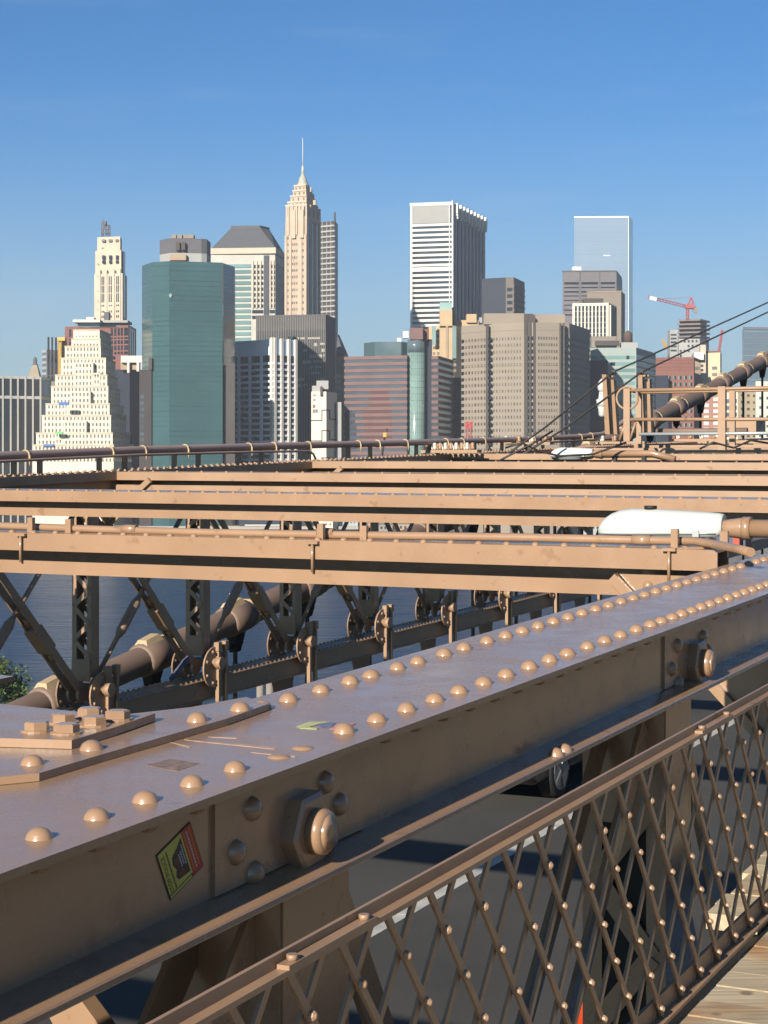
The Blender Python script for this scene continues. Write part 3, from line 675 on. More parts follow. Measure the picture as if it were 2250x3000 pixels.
# main cable with bands and suspenders
VC = 14.1
cpx = ((-500, 2330), (0, 2098), (300, 2000), (750, 1808), (816, 1758), (1880, 1240), (2000, 1178), (2250, 1055))
cu = [at_v(x, y, VC) for x, y in cpx]
import numpy as np
U_ = np.array([q[0] for q in cu]); Z_ = np.array([-q[1] + SLOPE * q[0] for q in cu]); cf = np.polyfit(U_, Z_, 2)
czz = lambda u: float(np.polyval(cf, u))
def CB(u): p_ = B(u, VC, 0); return Vector((p_.x, p_.y, CAMH + czz(u)))
cab = empty('suspension_cable', CB(20), 'thick brown main suspension cable rising past the outer truss', 'cable')
mb = MB(); mb.tube([CB(2 + 1.0 * k) for k in range(84)], .2, 18); mb.build('cable_wrap', M['steel_dark'], cab)
def band(u0):
    p0 = CB(u0); t = empty('suspender', p0); d = (CB(u0 + .1) - p0).normalized(); upv = (ZD - d * d.z).normalized(); sd = d.cross(upv)
    mb = MB(); mb.tube([p0 - d * .3, p0 - d * .27, p0 + d * .27, p0 + d * .3], .22, 18, rs=[.205, .24, .24, .205]); mb.build('cable_band', M['steel_dark'], t)
    mb = MB(); c = p0 + upv * .25
    mb.prism([c - d * .26 - sd * .12 - upv * .06, c + d * .2 - sd * .12 - upv * .06, c + d * .2 + sd * .12 - upv * .06, c - d * .26 + sd * .12 - upv * .06],
             [c - d * .2 - sd * .07 + upv * .03, c + d * .13 - sd * .07 + upv * .05, c + d * .13 + sd * .07 + upv * .05, c - d * .2 + sd * .07 + upv * .03]); mb.build('band_flange', M['band'], t)
    for q in (.36,):
        mb = MB(); mb.tube([p0 + d * q, p0 + d * (q + .05)], .228, 14); mb.build('strap', M['band'], t)
    mb = MB(); mb.prism([p0 - d * .15 - upv * .2 - sd * .09, p0 + d * .15 - upv * .2 - sd * .09, p0 + d * .15 - upv * .2 + sd * .09, p0 - d * .15 - upv * .2 + sd * .09],
                        [p0 - d * .07 - ZD * .5 - sd * .06, p0 + d * .07 - ZD * .5 - sd * .06, p0 + d * .07 - ZD * .5 + sd * .06, p0 - d * .07 - ZD * .5 + sd * .06])
    mb.tube([p0 - d * .2 - ZD * .4, p0 + d * .2 - ZD * .4], .035, 8); mb.build('clamp', M['black'], t)
    return t
bl = []
k = 0; u = 14.6
while u < 60:
    t = band(u)
    zb = B(u, VC, 4.9).z
    ztop = (t.location - ZD * .48)
    if ztop.z > zb + .3:
        mb = MB(); mb.tube([ztop, Vector((ztop.x, ztop.y, zb))], .036, 8); mb.build('suspender_rod', M['steelrod'], t)
    tag(t, 'cable band and rod on the main cable, number %d up from its low end' % (k + 1), 'suspender', 'suspenders on the main cable')
    k += 1; u += 2.31

# diagonal stays with their guide posts
for i, (pl, lab) in enumerate(((((2420, 812), (2250, 886), (1798, 1089), (1600, 1250), (1440, 1362)), 'upper of two thin diagonal wire stays crossing the skyline at the right'),
                               (((2420, 838), (2250, 914), (1880, 1090), (1650, 1258), (1505, 1348)), 'lower of two thin diagonal wire stays crossing the skyline at the right'))):
    mb = MB(); v = VT - .5 - .5 * i
    mb.tube([B(at_v(x, y, v)[0], v, at_v(x, y, v)[1]) for x, y in pl], .022, 8)
    for x, y in pl[2:3]:
        u_, h_ = at_v(x, y, v); c = B(u_, v, h_); mb.tube([c - ZD * .06, c + ZD * .03], .05, 8)
    x, y = pl[0]; mb.build('stay_wire', M['steelrod'], None, origin=B(at_v(*pl[3], v)[0], v, at_v(*pl[3], v)[1]), label=lab, cat='wire', group='stay wires')
for i, (xb, xt, yt, wpx, lab) in enumerate(((1793, 1783, 1097, 34, 'left leaning tan guide post under the upper stay wire'), (1893, 1888, 1095, 28, 'right tan guide post under the lower stay wire, by the cable'))):
    v = VT - .45 - .5 * i
    u_, h_ = at_v(xb, 1272, v); c = B(u_, v, h_); ut, ht = at_v(xt, yt, v); ct = B(ut, v, ht)
    t = empty('guide_post', c, lab, 'post', 'stay guide posts')
    for s in (-1, 1):
        mb = MB(); o = VD * (-.085 * s); mb.hexa([c + o - VD * .055 - UD * .06, c + o + VD * .055 - UD * .06, c + o + VD * .055 + UD * .12, c + o - VD * .055 + UD * .12,
                                                   ct + o - VD * .05 - UD * .06 - ZD * .06 * (s + 1), ct + o + VD * .05 - UD * .06 - ZD * .06 * (s + 1), ct + o + VD * .05 + UD * .12 - ZD * .06 * (s + 1), ct + o - VD * .05 + UD * .12 - ZD * .06 * (s + 1)])
        mb.build('leg', st, t)
    mb = MB(); mb.tube([ct - VD * .12 - ZD * .05, ct + VD * .12 - ZD * .05], .03, 8); mb.build('pin', st, t)
# white navigation lamp fixed beside the left guide post
c = at_Y(1764, 1186, 42); t = empty('beacon_lamp', c, 'white globe beacon lamp fixed beside the left guide post', 'lamp')
mb = MB(); mb.tube([c + ZD * z for z in (-.04, .12, .14, .24, .3)], .1, 12, rs=[.12, .14, .09, .075, .07]); mb.build('housing', M['white_metal'], t)
mb = MB(); mb.tube([c + ZD * z for z in (-.28, -.24, -.1, -.04)], .1, 12, rs=[.04, .08, .09, .11]); mb.build('base', M['white_metal'], t)
mb = MB(); mb.tube([c + ZD * z for z in (.3, .36, .44, .52, .58, .61)], .1, 12, rs=[.07, .1, .11, .09, .05, .01]); mb.build('globe', M['white_metal'], t)
mb = MB(); mb.tube([c + Vector((.05, 0, .05)), c + Vector((.32, 0, .02))], .03, 6); mb.build('bracket', M['steel'], t)

# maintenance platform railing at the right
UPF = 32.6
def PF(x, y, u=UPF): v_, h_ = at_u(x, y, u); return B(u, v_, h_)
t = empty('platform_railing', PF(2115, 1318), 'tan two-rail platform railing in front of the rising cable', 'railing')
for x, yt, yb, u, r in ((1838, 1138, 1292, UPF, .062), (2116, 1132, 1318, UPF, .07), (1873, 1150, 1300, UPF + 2.2, .05), (2146, 1144, 1305, UPF + 2.2, .055), (2420, 1130, 1318, UPF, .07)):
    a, b = PF(x, yb, u), PF(x, yt, u); mb = MB(); mb.bar(a, b, r * 2, r * 1.6, UD); mb.build('post', st, t)
for y0, y1, xa in ((1144, 1133, 1845), (1229, 1228, 1850)):
    mb = MB(); mb.tube([PF(xa, y0), PF(2430, y1)], .034, 8); mb.build('rail', st, t)
mb = MB(); mb.tube([PF(1845, 1144), PF(1873, 1151, UPF + 2.2)], .03, 8); mb.tube([PF(1850, 1229), PF(1873, 1232, UPF + 2.2)], .03, 8); mb.tube([PF(1873, 1151, UPF + 2.2), PF(2430, 1140, UPF + 2.2)], .024, 8); mb.build('rail', st, t)
mb = MB(); c = PF(1838, 1166); mb.tube([c + VD * .21 * math.cos(q) + ZD * .21 * math.sin(q) for q in [k * math.pi / 12 for k in range(25)]], .022, 6, cap=False); mb.build('hoop', st, t)
mb = MB()
for xa, ya, xb, yb in ((1832, 1240, 1815, 1290), (1862, 1238, 1845, 1290)): mb.tube([PF(xa, ya), PF(xb, yb)], .025, 6)
mb.build('brace', st, t)
mb = MB(); mb.tube([PF(1872, 1272), PF(2430, 1268)], .03, 8); mb.build('pale_pipe', M['galv'], None, origin=PF(1872, 1272), label='pale galvanised pipe running level below the platform railing', cat='pipe')
mb = MB(); mb.tube([PF(1880, 1265, 40), PF(2190, 1262, 40)], .07, 8); mb.build('service_pipe', M['steel_dark'], None, origin=PF(1880, 1265, 40), label='dark service pipe behind the pale pipe under the platform', cat='pipe')
# steel box at the right end of the platform
a = PF(2128, 1270, 42); mb = MB(); u = 42; v0_, h0_ = at_u(2215, 1275, 42); v1_, h1_ = at_u(2128, 1232, 42); bbox(mb, u, u + .9, v0_, v1_, h1_, h0_)
bbox(mb, u - .02, u + .92, v0_ - .02, v1_ + .02, h1_ - .03, h1_); mb.build('equipment_box', st, None, origin=a, label='tan steel equipment box under the platform rail by the right edge', cat='box')

# insulators, clamps and cables on the beam tops (small clutter)
M['porcelain'] = mat('white_porcelain', lin(225, 218, 205), .3, var=.05)
def junction(c, lab, nrow=4):
    t = empty('junction_rack', c, lab, 'rack', 'racks of porcelain fittings')
    mb = MB(); mb.hexa([c + VD * s * .55 * 1 + UD * e * .1 + ZD * z for z in (0, .05) for s, e in ((-1, -1), (1, -1), (1, 1), (-1, 1))]); mb.build('base', st, t)
    for k in range(nrow):
        p0 = c + VD * (-.42 + .84 * k / max(1, nrow - 1)); mb = MB(); mb.tube([p0 + ZD * z for z in (.05, .09, .12, .15, .18)], .05, 8, rs=[.03, .045, .028, .04, .02])
        mb.tube([p0 + UD * -.1 + ZD * .05, p0 + ZD * .16 + VD * .08], .012, 5); mb.tube([p0 + VD * .05 + ZD * .05, p0 + VD * .05 + ZD * random.uniform(.1, .17)], .02, 6); mb.build('fitting', M['porcelain'] if k % 2 else st, t)
junction(B(29.5, VT - .4, .53), 'rack of knobbly porcelain fittings on the beam end below the dark pipe', 9)
junction(at_Y(1540, 1303, 36), 'rack of small white fittings left of the smaller white lamp', 4)
junction(at_Y(1820, 1300, 39), 'rack of white fittings under the left end of the platform railing', 4)
junction(at_Y(2040, 1292, 42), 'rack of pale fittings under the middle of the platform railing', 4)
for i, (pl, lab) in enumerate(((((1480, 1312), (1530, 1298), (1580, 1322), (1640, 1336), (1740, 1330), (1790, 1312), (1835, 1296)), 'black cable looping over the smaller white lamp'), (((1440, 1362), (1500, 1330), (1560, 1300), (1620, 1262)), 'black cable slanting down beside the stay wires'), (((2050, 1315), (2090, 1296), (2150, 1312), (2200, 1290), (2260, 1300)), 'black cable looping at the foot of the platform railing'))):
    mb = MB(); mb.tube([at_Y(x, y, 31.0) for x, y in pl], .02, 6); mb.build('loose_cable', M['cord'], None, origin=at_Y(*pl[0], 31.0), label=lab, cat='cable', group='loose black cables')

# cobra-head street lamps over the roadway
def cobra(p0, L, lab):
    """head lies along +v from p0 (arm end)"""
    t = empty('street_lamp', p0, lab, 'street lamp', 'cobra-head street lamps')
    s = L / .78
    secs = [(-.03, .075, .085, .07), (0, .085, .092, .11), (.06, .095, .098, .12), (.2, .11, .108, .12), (.4, .12, .12, .12), (.55, .122, .124, .12), (.63, .115, .116, .12), (.69, .1, .095, .12), (.735, .08, .066, .12), (.762, .055, .03, .11), (.775, .03, -.01, .1)]
    mb = MB(); rings = []
    for d, wd, up, dn in secs:
        c = p0 + VD * d * s + ZD * (-.012 * d / .78); r = []
        for q in range(20):
            a = 2 * math.pi * q / 20; y = math.cos(a) * wd * s; z = math.sin(a)
            r.append(c + UD * y + ZD * ((z * up if z > 0 else max(z, -.62) * dn * .72) * s))
        rings.append(r)
    for r0, r1 in zip(rings, rings[1:]):
        for q in range(20): mb.face([r0[q], r0[(q + 1) % 20], r1[(q + 1) % 20], r1[q]], 0, True)
    mb.face(rings[0], 0); mb.face(rings[-1], 0)
    o = mb.build('housing', M['white_metal'], t)
    bm = bmesh.new(); bm.from_mesh(o.data); bmesh.ops.remove_doubles(bm, verts=bm.verts, dist=.0005); bmesh.ops.recalc_face_normals(bm, faces=bm.faces); bm.to_mesh(o.data); bm.free()
    mb = MB(); c = p0 + VD * .42 * s - ZD * .055 * s
    mb.prism([c + VD * .30 * s * math.cos(q) + UD * .1 * s * math.sin(q) for q in [k * math.pi / 10 for k in range(20)]], [c - ZD * .045 * s + VD * .22 * s * math.cos(q) + UD * .075 * s * math.sin(q) for q in [k * math.pi / 10 for k in range(20)]]); mb.build('lens', M['lens'], t)
    mb = MB(); rr_ = []
    for d, wd, up, dn in secs[1:-1]:
        c = p0 + VD * d * s + ZD * (-.012 * d / .78 - .030 * s); rr_.append((c - UD * (wd * s * 1.004), c + UD * (wd * s * 1.004)))
    for side in (0, 1): mb.tube([q[side] for q in rr_], .0035, 5)
    mb.build('seam_gasket', M['lens'], t)
    mb = MB(); c = p0 + VD * .12 * s - UD * .1 * s - ZD * .03 * s; mb.hexa([c + VD * a + UD * e + ZD * z for z in (-.02, .02) for a, e in ((-.02, -.012), (.02, -.012), (.02, .01), (-.02, .01))]); mb.build('latch', M['galv'], t)
    mb = MB(); c = p0 + VD * .44 * s + ZD * .112 * s; mb.tube([c, c + ZD * .022], .04 * s, 10); mb.build('photocell', M['black'], t)
    mb = MB(); e = p0 - VD * .16; mb.tube([p0 + VD * .03, p0 - VD * .06, p0 - VD * .14, p0 - VD * .15], .05, 16, rs=[.042, .055, .066, .066]); mb.tube([p0 - VD * .148, p0 - VD * .2], .072, 16); mb.tube([p0 - VD * .2, p0 - VD * 1.1, p0 - VD * 1.5 - ZD * .1], .056, 14); mb.build('arm', M['steel'], t)
    for a_, z_ in ((.42, .55), (.95, .75)): mb = MB(); mb.bar(p0 - VD * a_ - ZD * .03, p0 - VD * a_ - ZD * z_, .07, .07, UD); mb.build('bracket', M['black'], t)
    return t
cobra(at_Y(2108, 1547, 11.2), .785, 'large white cobra-head street lamp on a tan arm at the right')
cobra(at_Y(1733, 1329, 31.5), .76, 'smaller distant white cobra-head lamp lying above the far beams')
# small boxes and stickers below the lamp arm
mb = MB(); p_ = at_Y(2150, 1585, 12.2); mb.hexa([p_ + VD * a + UD * e + ZD * z for z in (-.06, .05) for a, e in ((-.1, -.08), (.1, -.08), (.1, .08), (-.1, .08))]); mb.build('control_box', mat('blue_grey_box', lin(70, 84, 112), .5), None, origin=p_, label='small blue grey control box under the lamp arm', cat='box')
mb = MB(); p_ = at_Y(2168, 1584, 12.1); mb.hexa([p_ + VD * a + UD * e + ZD * z for z in (-.07, .04) for a, e in ((-.022, -.1), (.022, -.1), (.03, .0), (-.015, .0))]); mb.build('warning_plate', mat('red_plate', lin(196, 74, 50), .5), None, origin=p_, label='small red plate beside the blue grey box under the lamp arm', cat='sign')

# flags / banner bits caught on the truss at the second post
mb = MB(); pA, pB, pC = [B(at_v(x, y, VT - .4)[0], VT - .4, at_v(x, y, VT - .4)[1]) for x, y in ((500, 1992), (535, 1945), (552, 1930))]
mb.bar(pA, pB, .07, .03, VD); mb.bar(pB, pC, .09, .03, VD); mb.build('rag', mat('striped_blue_cloth', lin(92, 98, 122), .8, var=.6, scale=18), None, origin=pA, label='blue grey cloth tied to the outer truss beside the second post foot', cat='cloth')
mb = MB(); q = [B(at_v(x, y, VT + .3)[0], VT + .3, at_v(x, y, VT + .3)[1]) for x, y in ((628, 1930), (660, 1940), (640, 1952))]
mb.prism(q, [p_ + VD * .02 for p_ in q]); mb.build('pennant', mat('red_cloth', lin(178, 62, 44), .8), None, origin=q[0], label='small red pennant behind the foot of the second truss post', cat='flag')

# ================================================================== CAR on the roadway and cone
car = empty('parked_car', B(21.2, 8.4, HR), 'dark car on the far lane, mostly hidden under the girder', 'car')
CB_ = mat('car_paint', lin(34, 36, 42), .25, var=.02, spec=.7); TY = mat('tyre_rubber', lin(24, 24, 24), .8); RM = mat('alloy_rim', lin(160, 164, 170), .3, metal=.7)
u0, u1, va, vb = 19.55, 24.0, 7.55, 9.35
prof = [(u0, .35), (u0 + .05, .62), (u0 + 1.0, .86), (u0 + 1.75, 1.38), (u0 + 3.2, 1.42), (u0 + 4.0, .98), (u1, .9), (u1 + .02, .4), (u1 - .15, .26), (u0 + .2, .26)]
mb = MB(); bpoly_v(mb, [(a, HR - b) for a, b in prof], va + .03, vb - .03); ob = mb.build('body', CB_, car)
bv = ob.modifiers.new('bevel', 'BEVEL'); bv.width = .08; bv.segments = 3; bv.limit_method = 'ANGLE'
mb = MB(); bpoly_v(mb, [(u0 + 1.15, HR - .9), (u0 + 1.8, HR - 1.33), (u0 + 3.15, HR - 1.36), (u0 + 3.8, HR - .98)], va + .022, va + .036); mb.build('side_window', M['win_black'], car)
for (uu, vv) in ((u0 + .85, va), (u0 + 3.55, va), (u0 + .85, vb - .2), (u0 + 3.55, vb - .2)):
    mb = MB(); c = B(uu, vv, HR - .33); mb.tube([c, c + VD * .02, c + VD * .18, c + VD * .2], .33, 24, rs=[.29, .33, .33, .29]); wo = mb.build('wheel', TY, car)
    mb = MB()
    for k in range(5):
        a = k * 2 * math.pi / 5; dd = UD * math.cos(a) + ZD * math.sin(a); mb.bar(c - VD * .008, c - VD * .008 + dd * .22, .06, .03, VD)
    mb.prism(ring_pts(c - VD * .004, UD, ZD, .235, 20), ring_pts(c + VD * .01, UD, ZD, .235, 20)); mb.build('rim', RM, wo)
for s in (va + .35, vb - .35):
    mb = MB(); bbox(mb, u0 - .01, u0 + .1, s - .2, s + .2, HR - .72, HR - .56); mb.build('headlight', M['white_metal'], car)
cone = empty('traffic_cone', B(*at_h(1738, 3010, HR), HR), 'orange traffic cone low behind the railing by the bottom edge', 'traffic cone')
OR = mat('orange_plastic', lin(232, 84, 40), .5, var=.05); c = cone.location.copy()
mb = MB(); mb.tube([c + ZD * z for z in (.03, .35, .7)], .1, 14, rs=[.17, .1, .035]); mb.build('cone', OR, cone)
mb = MB(); mb.box(c.x - .2, c.x + .2, c.y - .2, c.y + .2, c.z, c.z + .035); mb.build('base', OR, cone)

# ================================================================== TREE on the near shore
LEAF = mat('tree_leaf', lin(78, 100, 44), .7, var=.25, scale=.6, isl=.5); BARK = mat('bark', lin(92, 76, 60), .9, var=.3, scale=3)
def tree(pos, H, Rr, seed, lab):
    rnd = random.Random(seed); t = empty('tree', pos, lab, 'tree', 'trees on the near shore')
    mb = MB(); mb.tube([pos, pos + ZD * H * .3 + Vector((.2, 0, 0)), pos + ZD * H * .6, pos + ZD * H * .85], .4, 9, rs=[.5, .36, .24, .08])
    for k in range(9):
        a = rnd.uniform(0, 6.28); z = rnd.uniform(.3, .7) * H; d = Vector((math.cos(a), math.sin(a), .7)) * Rr * .7; p_ = pos + ZD * z; mb.tube([p_, p_ + d * .5 + ZD * .3, p_ + d], .12, 6, rs=[.16, .1, .04])
    mb.build('trunk', BARK, t)
    mb = MB(); cl = []
    for k in range(46):
        a = rnd.uniform(0, 6.28); ph = rnd.uniform(-.5, 1.0); rr = Rr * rnd.uniform(.45, .9) * math.cos(ph * 1.2)
        cl.append((pos + Vector((math.cos(a) * rr, math.sin(a) * rr, H * .66 + ph * H * .27)), rnd.uniform(.8, 1.7)))
    for c, r in cl:
        for q in range(190):
            d = Vector((rnd.gauss(0, 1), rnd.gauss(0, 1), rnd.gauss(0, 1))).normalized() * r * rnd.uniform(.55, 1.0); p_ = c + d
            x = Vector((rnd.gauss(0, 1), rnd.gauss(0, 1), rnd.gauss(0, .6))).normalized(); y = x.cross(Vector((rnd.gauss(0, 1), rnd.gauss(0, 1), rnd.gauss(0, 1)))).normalized(); s = rnd.uniform(.12, .24)
            mb.face([p_ - x * s, p_ - y * s * .6, p_ + x * s, p_ + y * s * .6])
    mb.build('crown', LEAF, t)
tree(Vector((-41.8, 190, 1.8)), 15.0, 4.8, 4, 'leafy green tree on the near shore at the left edge')

# ================================================================== SKYLINE
def PX(x, D): return Vector(((x - CX) / F * D, D, 0))
def zy(y, D): return CAMH + (HY - y) * D / F
class Bld:
    """pts: visible plan corners left to right as (photo x, distance); the plan is closed away from the viewer"""
    def __init__(s, name, label, pts, ytop, cat='skyscraper', ref=0, back=None, z0=2.2, wall=None, part='wall', group=None):
        P = [PX(x, d) for x, d in pts]; s.P = P; s.D = pts[ref][1]; s.z0 = z0; s.z1 = zy(ytop, s.D)
        if len(P) == 3 and back is None: poly = P + [P[0] + P[2] - P[1]]
        else:
            bk = back or 30; poly = P + [P[-1] + Vector((P[-1].x / P[-1].y * bk * .9, bk, 0)), P[0] + Vector((P[0].x / P[0].y * bk * .9, bk, 0))]
        s.poly = poly
        c = sum(poly, Vector()) / len(poly); s.root = empty(name, Vector((c.x, c.y, z0)), label, cat, group)
        s.nwin = 0; s.rest = None
        if wall is not None: s.prism(part, poly, z0, s.z1, wall)
    def z(s, y): return zy(y, s.D)
    def prism(s, name, poly, z0, z1, m, parent=None):
        mb = MB(); mb.prism([Vector((p.x, p.y, z0)) for p in poly], [Vector((p.x, p.y, z1)) for p in poly]); return mb.build(name, m, parent or s.root)
    def box_px(s, name, x0, x1, y0, y1, m, D=None, dep=10, parent=None):
        D = D or s.D; a, b = PX(x0, D), PX(x1, D); d = Vector((0, dep, 0))
        return s.prism(name, [a, b, b + d, a + d], zy(y1, D), zy(y0, D), m, parent)
    def frame(s, i, j=None):
        a, b = s.P[i], s.P[(i + 1) if j is None else j]; d = (b - a); L = d.length; d /= L; return a, d, Vector((d.y, -d.x, 0)), L
    def fx(s, i, x):     # distance along face i that shows at photo x
        a, d, n_, L = s.frame(i); k = (x - CX) / F; return (k * a.y - a.x) / (d.x - k * d.y)
    def fbox(s, mb, i, s0, s1, z0, z1, out=.3, inn=.3, mi=0):
        a, d, n_, L = s.frame(i); p0, p1 = a + d * s0, a + d * s1; o, q = n_ * out, n_ * -inn
        V = lambda p, z: Vector((p.x, p.y, z))
        mb.hexa([V(p0 + q, z0), V(p1 + q, z0), V(p1 + o, z0), V(p0 + o, z0), V(p0 + q, z1), V(p1 + q, z1), V(p1 + o, z1), V(p0 + o, z1)], mi)
    def bands(s, faces, zs, m, name='spandrel', out=.35, ext=None):
        for k, (a, b) in enumerate(zs):
            mb = MB()
            for i in faces:
                L = s.frame(i)[3]; e0, e1 = (ext or {}).get(i, (0, L)); s.fbox(mb, i, e0 - (out if e0 == 0 and not ext else 0), e1 + (out * .9 if e1 == L and not ext else 0), a, b, out)
            mb.build(name, m, s.root)
    def piers(s, i, ss, wd, z0, z1, m, name='pier', out=.5):
        for c in ss:
            mb = MB(); s.fbox(mb, i, c - wd / 2, c + wd / 2, z0, z1, out); mb.build(name, m, s.root)
    def windows(s, i, cells, m, out=.06, name='window', cap=100, inn=.05):
        a, d, n_, L = s.frame(i); rot = (0, 0, math.atan2(d.y, d.x)); key = m.name
        for (s0, s1, z0, z1) in cells:
            if s.nwin < cap:
                me = bpy.data.meshes.get('window_pane_' + key)
                if me is None:
                    t = MB(); t.box(-.5, .5, -1, 1, -.5, .5); o = t.build('tmp', m); me = o.data; me.name = 'window_pane_' + key; bpy.data.objects.remove(o)
                o = link(bpy.data.objects.new(name, me)); o.parent = s.root; p_ = a + d * (s0 + s1) / 2; o.location = Vector((p_.x, p_.y, (z0 + z1) / 2)) - s.root.location
                o.rotation_euler = rot; o.scale = (s1 - s0, out, z1 - z0); s.nwin += 1
            else:
                if s.rest is None: s.rest = (MB(), m)
                s.fbox(s.rest[0], i, s0, s1, z0, z1, out, inn)
    def done(s):
        if s.rest: s.rest[0].build('windows', s.rest[1], s.root, kind='stuff')
        return s
def rows(z0, z1, fh, frac, off=0):
    out = []; z = z0 + off
    while z + fh * frac <= z1 + .01: out.append((z, z + fh * frac)); z += fh
    return out
def cells(cols, rws, skip=0.0, rnd=random.Random(5)): return [(a, b, c, d) for (c, d) in rws for (a, b) in cols if rnd.random() >= skip]
def cols(s0, s1, n_, frac): w_ = (s1 - s0) / n_; return [(s0 + w_ * (k + .5 - frac / 2), s0 + w_ * (k + .5 + frac / 2)) for k in range(n_)]

CREAM = mat('cream_limestone', (.47, .43, .345, 1), .85, var=.1, scale=.12); CREAM2 = stone('pale_limestone', (214, 200, 178)); WHITE = stone('white_concrete', (226, 224, 216), .06)
GREYB = stone('grey_precast', (158, 147, 132), .07, .05); DKGREY = stone('dark_grey_cladding', (104, 104, 110), .08); BROWN = stone('brown_granite', (136, 88, 80), .08)
PINK = stone('pink_granite', (130, 100, 96), .12); YELLOW = stone('yellow_brick', (208, 180, 142), .08); SLATE = stone('slate_roof', (92, 94, 100), .12, .3); TANB = stone('tan_stone', (182, 158, 132), .1)
STRIPE = stone('pale_metal_fin', (190, 190, 186), .08); GRID = mat('grey_white_grid', (.66, .68, .72, 1), .8, var=.06, scale=.12); DUSK = stone('dark_brown_wall', (82, 76, 74), .15); PALEG = stone('pale_grey_wall', (178, 178, 176), .08)
GREEN = glass('green_mirror_glass', lin(62, 94, 97), .16, .2, .035, spec=.5, bump=.5, bscale=.12); TEALL = glass('pale_teal_glass', lin(150, 178, 172), .2, .18, .08, spec=.4); TEALD = glass('dark_teal_glass', lin(70, 94, 100), .2, .1)
BRICK = stone('red_brick', (136, 90, 80), .1); SLAB = stone('raw_concrete', (150, 142, 132), .15); COPPER = mat('green_copper', lin(186, 190, 176), .6)
SKYGL = glass('sky_mirror_glass', lin(144, 166, 188), .12, .06, .02, bump=.4, bscale=.08); LITGL = mat('edge_reflection_glass', (.72, .82, .86, 1), .25, var=.12, scale=.05)
REDM = mat('red_crane_paint', lin(188, 84, 84), .5); YELM = mat('yellow_paint', lin(232, 180, 50), .5, var=.1); WHM = mat('white_paint', lin(230, 230, 226), .5, var=.05)

# A dark tower with pale piers, far left
b = Bld('office_tower', 'dark tower with pale vertical piers, cut by the left edge', [(-190, 985), (119, 1010), (150, 1030)], 1098, wall=M['win_black'], part='glazing')
zt = b.z1; L0 = b.frame(0)[3]
b.bands([0, 1], [(zt - 1.2, zt + .2), (b.z(1160) - .8, b.z(1160) + .8)], STRIPE, 'band', .3)
b.piers(0, [b.fx(0, x) for x in (-170, -148, -126, -104, -82, -60, -38, -14, 8, 31, 52, 74, 96, 118)], .8, 2.2, zt + .2, STRIPE, out=.7); b.done()
b = Bld('office_block', 'low dark block between the pier-striped tower and the white stepped tower', [(119, 1035), (152, 1035)], 1152, wall=M['navy']); b.done()
# B small lantern-topped tower
b = Bld('old_tower', 'small stone tower with a pyramid roof and dark lantern', [(82, 1420), (116, 1420), (123, 1440)], 1105, wall=TANB, cat='tower')
P4 = [Vector((p.x, p.y, zy(1105, 1420))) for p in b.poly]; c = sum(P4, Vector()) / 4
mb = MB(); top = [c + (p - c) * .42 + ZD * (zy(1068, 1420) - zy(1105, 1420)) for p in P4]; mb.prism(P4, top); mb.build('roof', stone('worn_tan_roof', (170, 156, 132)), b.root)
mb = MB(); mb.tube([Vector((c.x, c.y, zy(y, 1420))) for y in (1070, 1066, 1064, 1052, 1047, 1043)], 2, 8, rs=[2.6, 2.6, 1.6, 1.6, 1.3, .2]); mb.build('lantern', SLATE, b.root); b.done()
# C grey-white striped tower
b = Bld('office_tower', 'pale grey tower with dark window strips behind the stepped white tower', [(122, 1300), (136, 1292), (172, 1302)], 1026, wall=stone('pale_blue_grey', (172, 176, 182)))
for x in (142, 153, 164):
    c = b.fx(1, x); b.windows(1, [(c - .9, c + .9, zz, zz + 14) for zz in (b.z(1046), b.z(1100), b.z(1160))] + [(c - .9, c + .9, zz, zz + 3) for zz in (b.z(1060), b.z(1064),)], M['win_dark'])
b.windows(0, [(1, b.frame(0)[3] - .6, b.z1 - 4 - k * 4, b.z1 - 2 - k * 4) for k in range(12)], M['win_blue']); b.done()
b = Bld('office_block', 'grey flat block below the pale striped tower', [(133, 1200), (168, 1200)], 1117, wall=stone('mid_grey_wall', (140, 136, 134))); b.done()
# D yellow-wrapped tower
b = Bld('scaffolded_tower', 'slim yellow tower wrapped in scaffolding beside the white stepped tower', [(170, 1110), (180, 1104), (196, 1115)], 998, wall=stone('yellow_sheeting', (206, 168, 78), .25, .5))
b.box_px('hoist', 168, 190, 988, 998, YELM, 1104, 6); b.windows(1, cells(cols(.6, b.frame(1)[3] - .3, 2, .5), rows(b.z(1090), b.z(1004), 3.6, .5)), M['win_dark']); b.done()
# E brown red tower behind
b = Bld('office_tower', 'brown red tower with vertical window slots behind the white stepped tower', [(190, 1180), (376, 1165), (399, 1200)], 957, wall=BROWN)
for x in (206, 328, 338, 348, 357, 367, 372):
    c = b.fx(0, x); b.windows(0, [(c - .8, c + .8, b.z(y1), b.z(y0)) for y0, y1 in ((965, 988), (992, 998), (1001, 1012), (1016, 1030), (1034, 1042))], M['win_black'])
for x in (381, 387, 393): c = b.fx(1, x); b.windows(1, [(c - 2, c + 2, b.z(1042), b.z(962))], M['win_black'])
b.done()
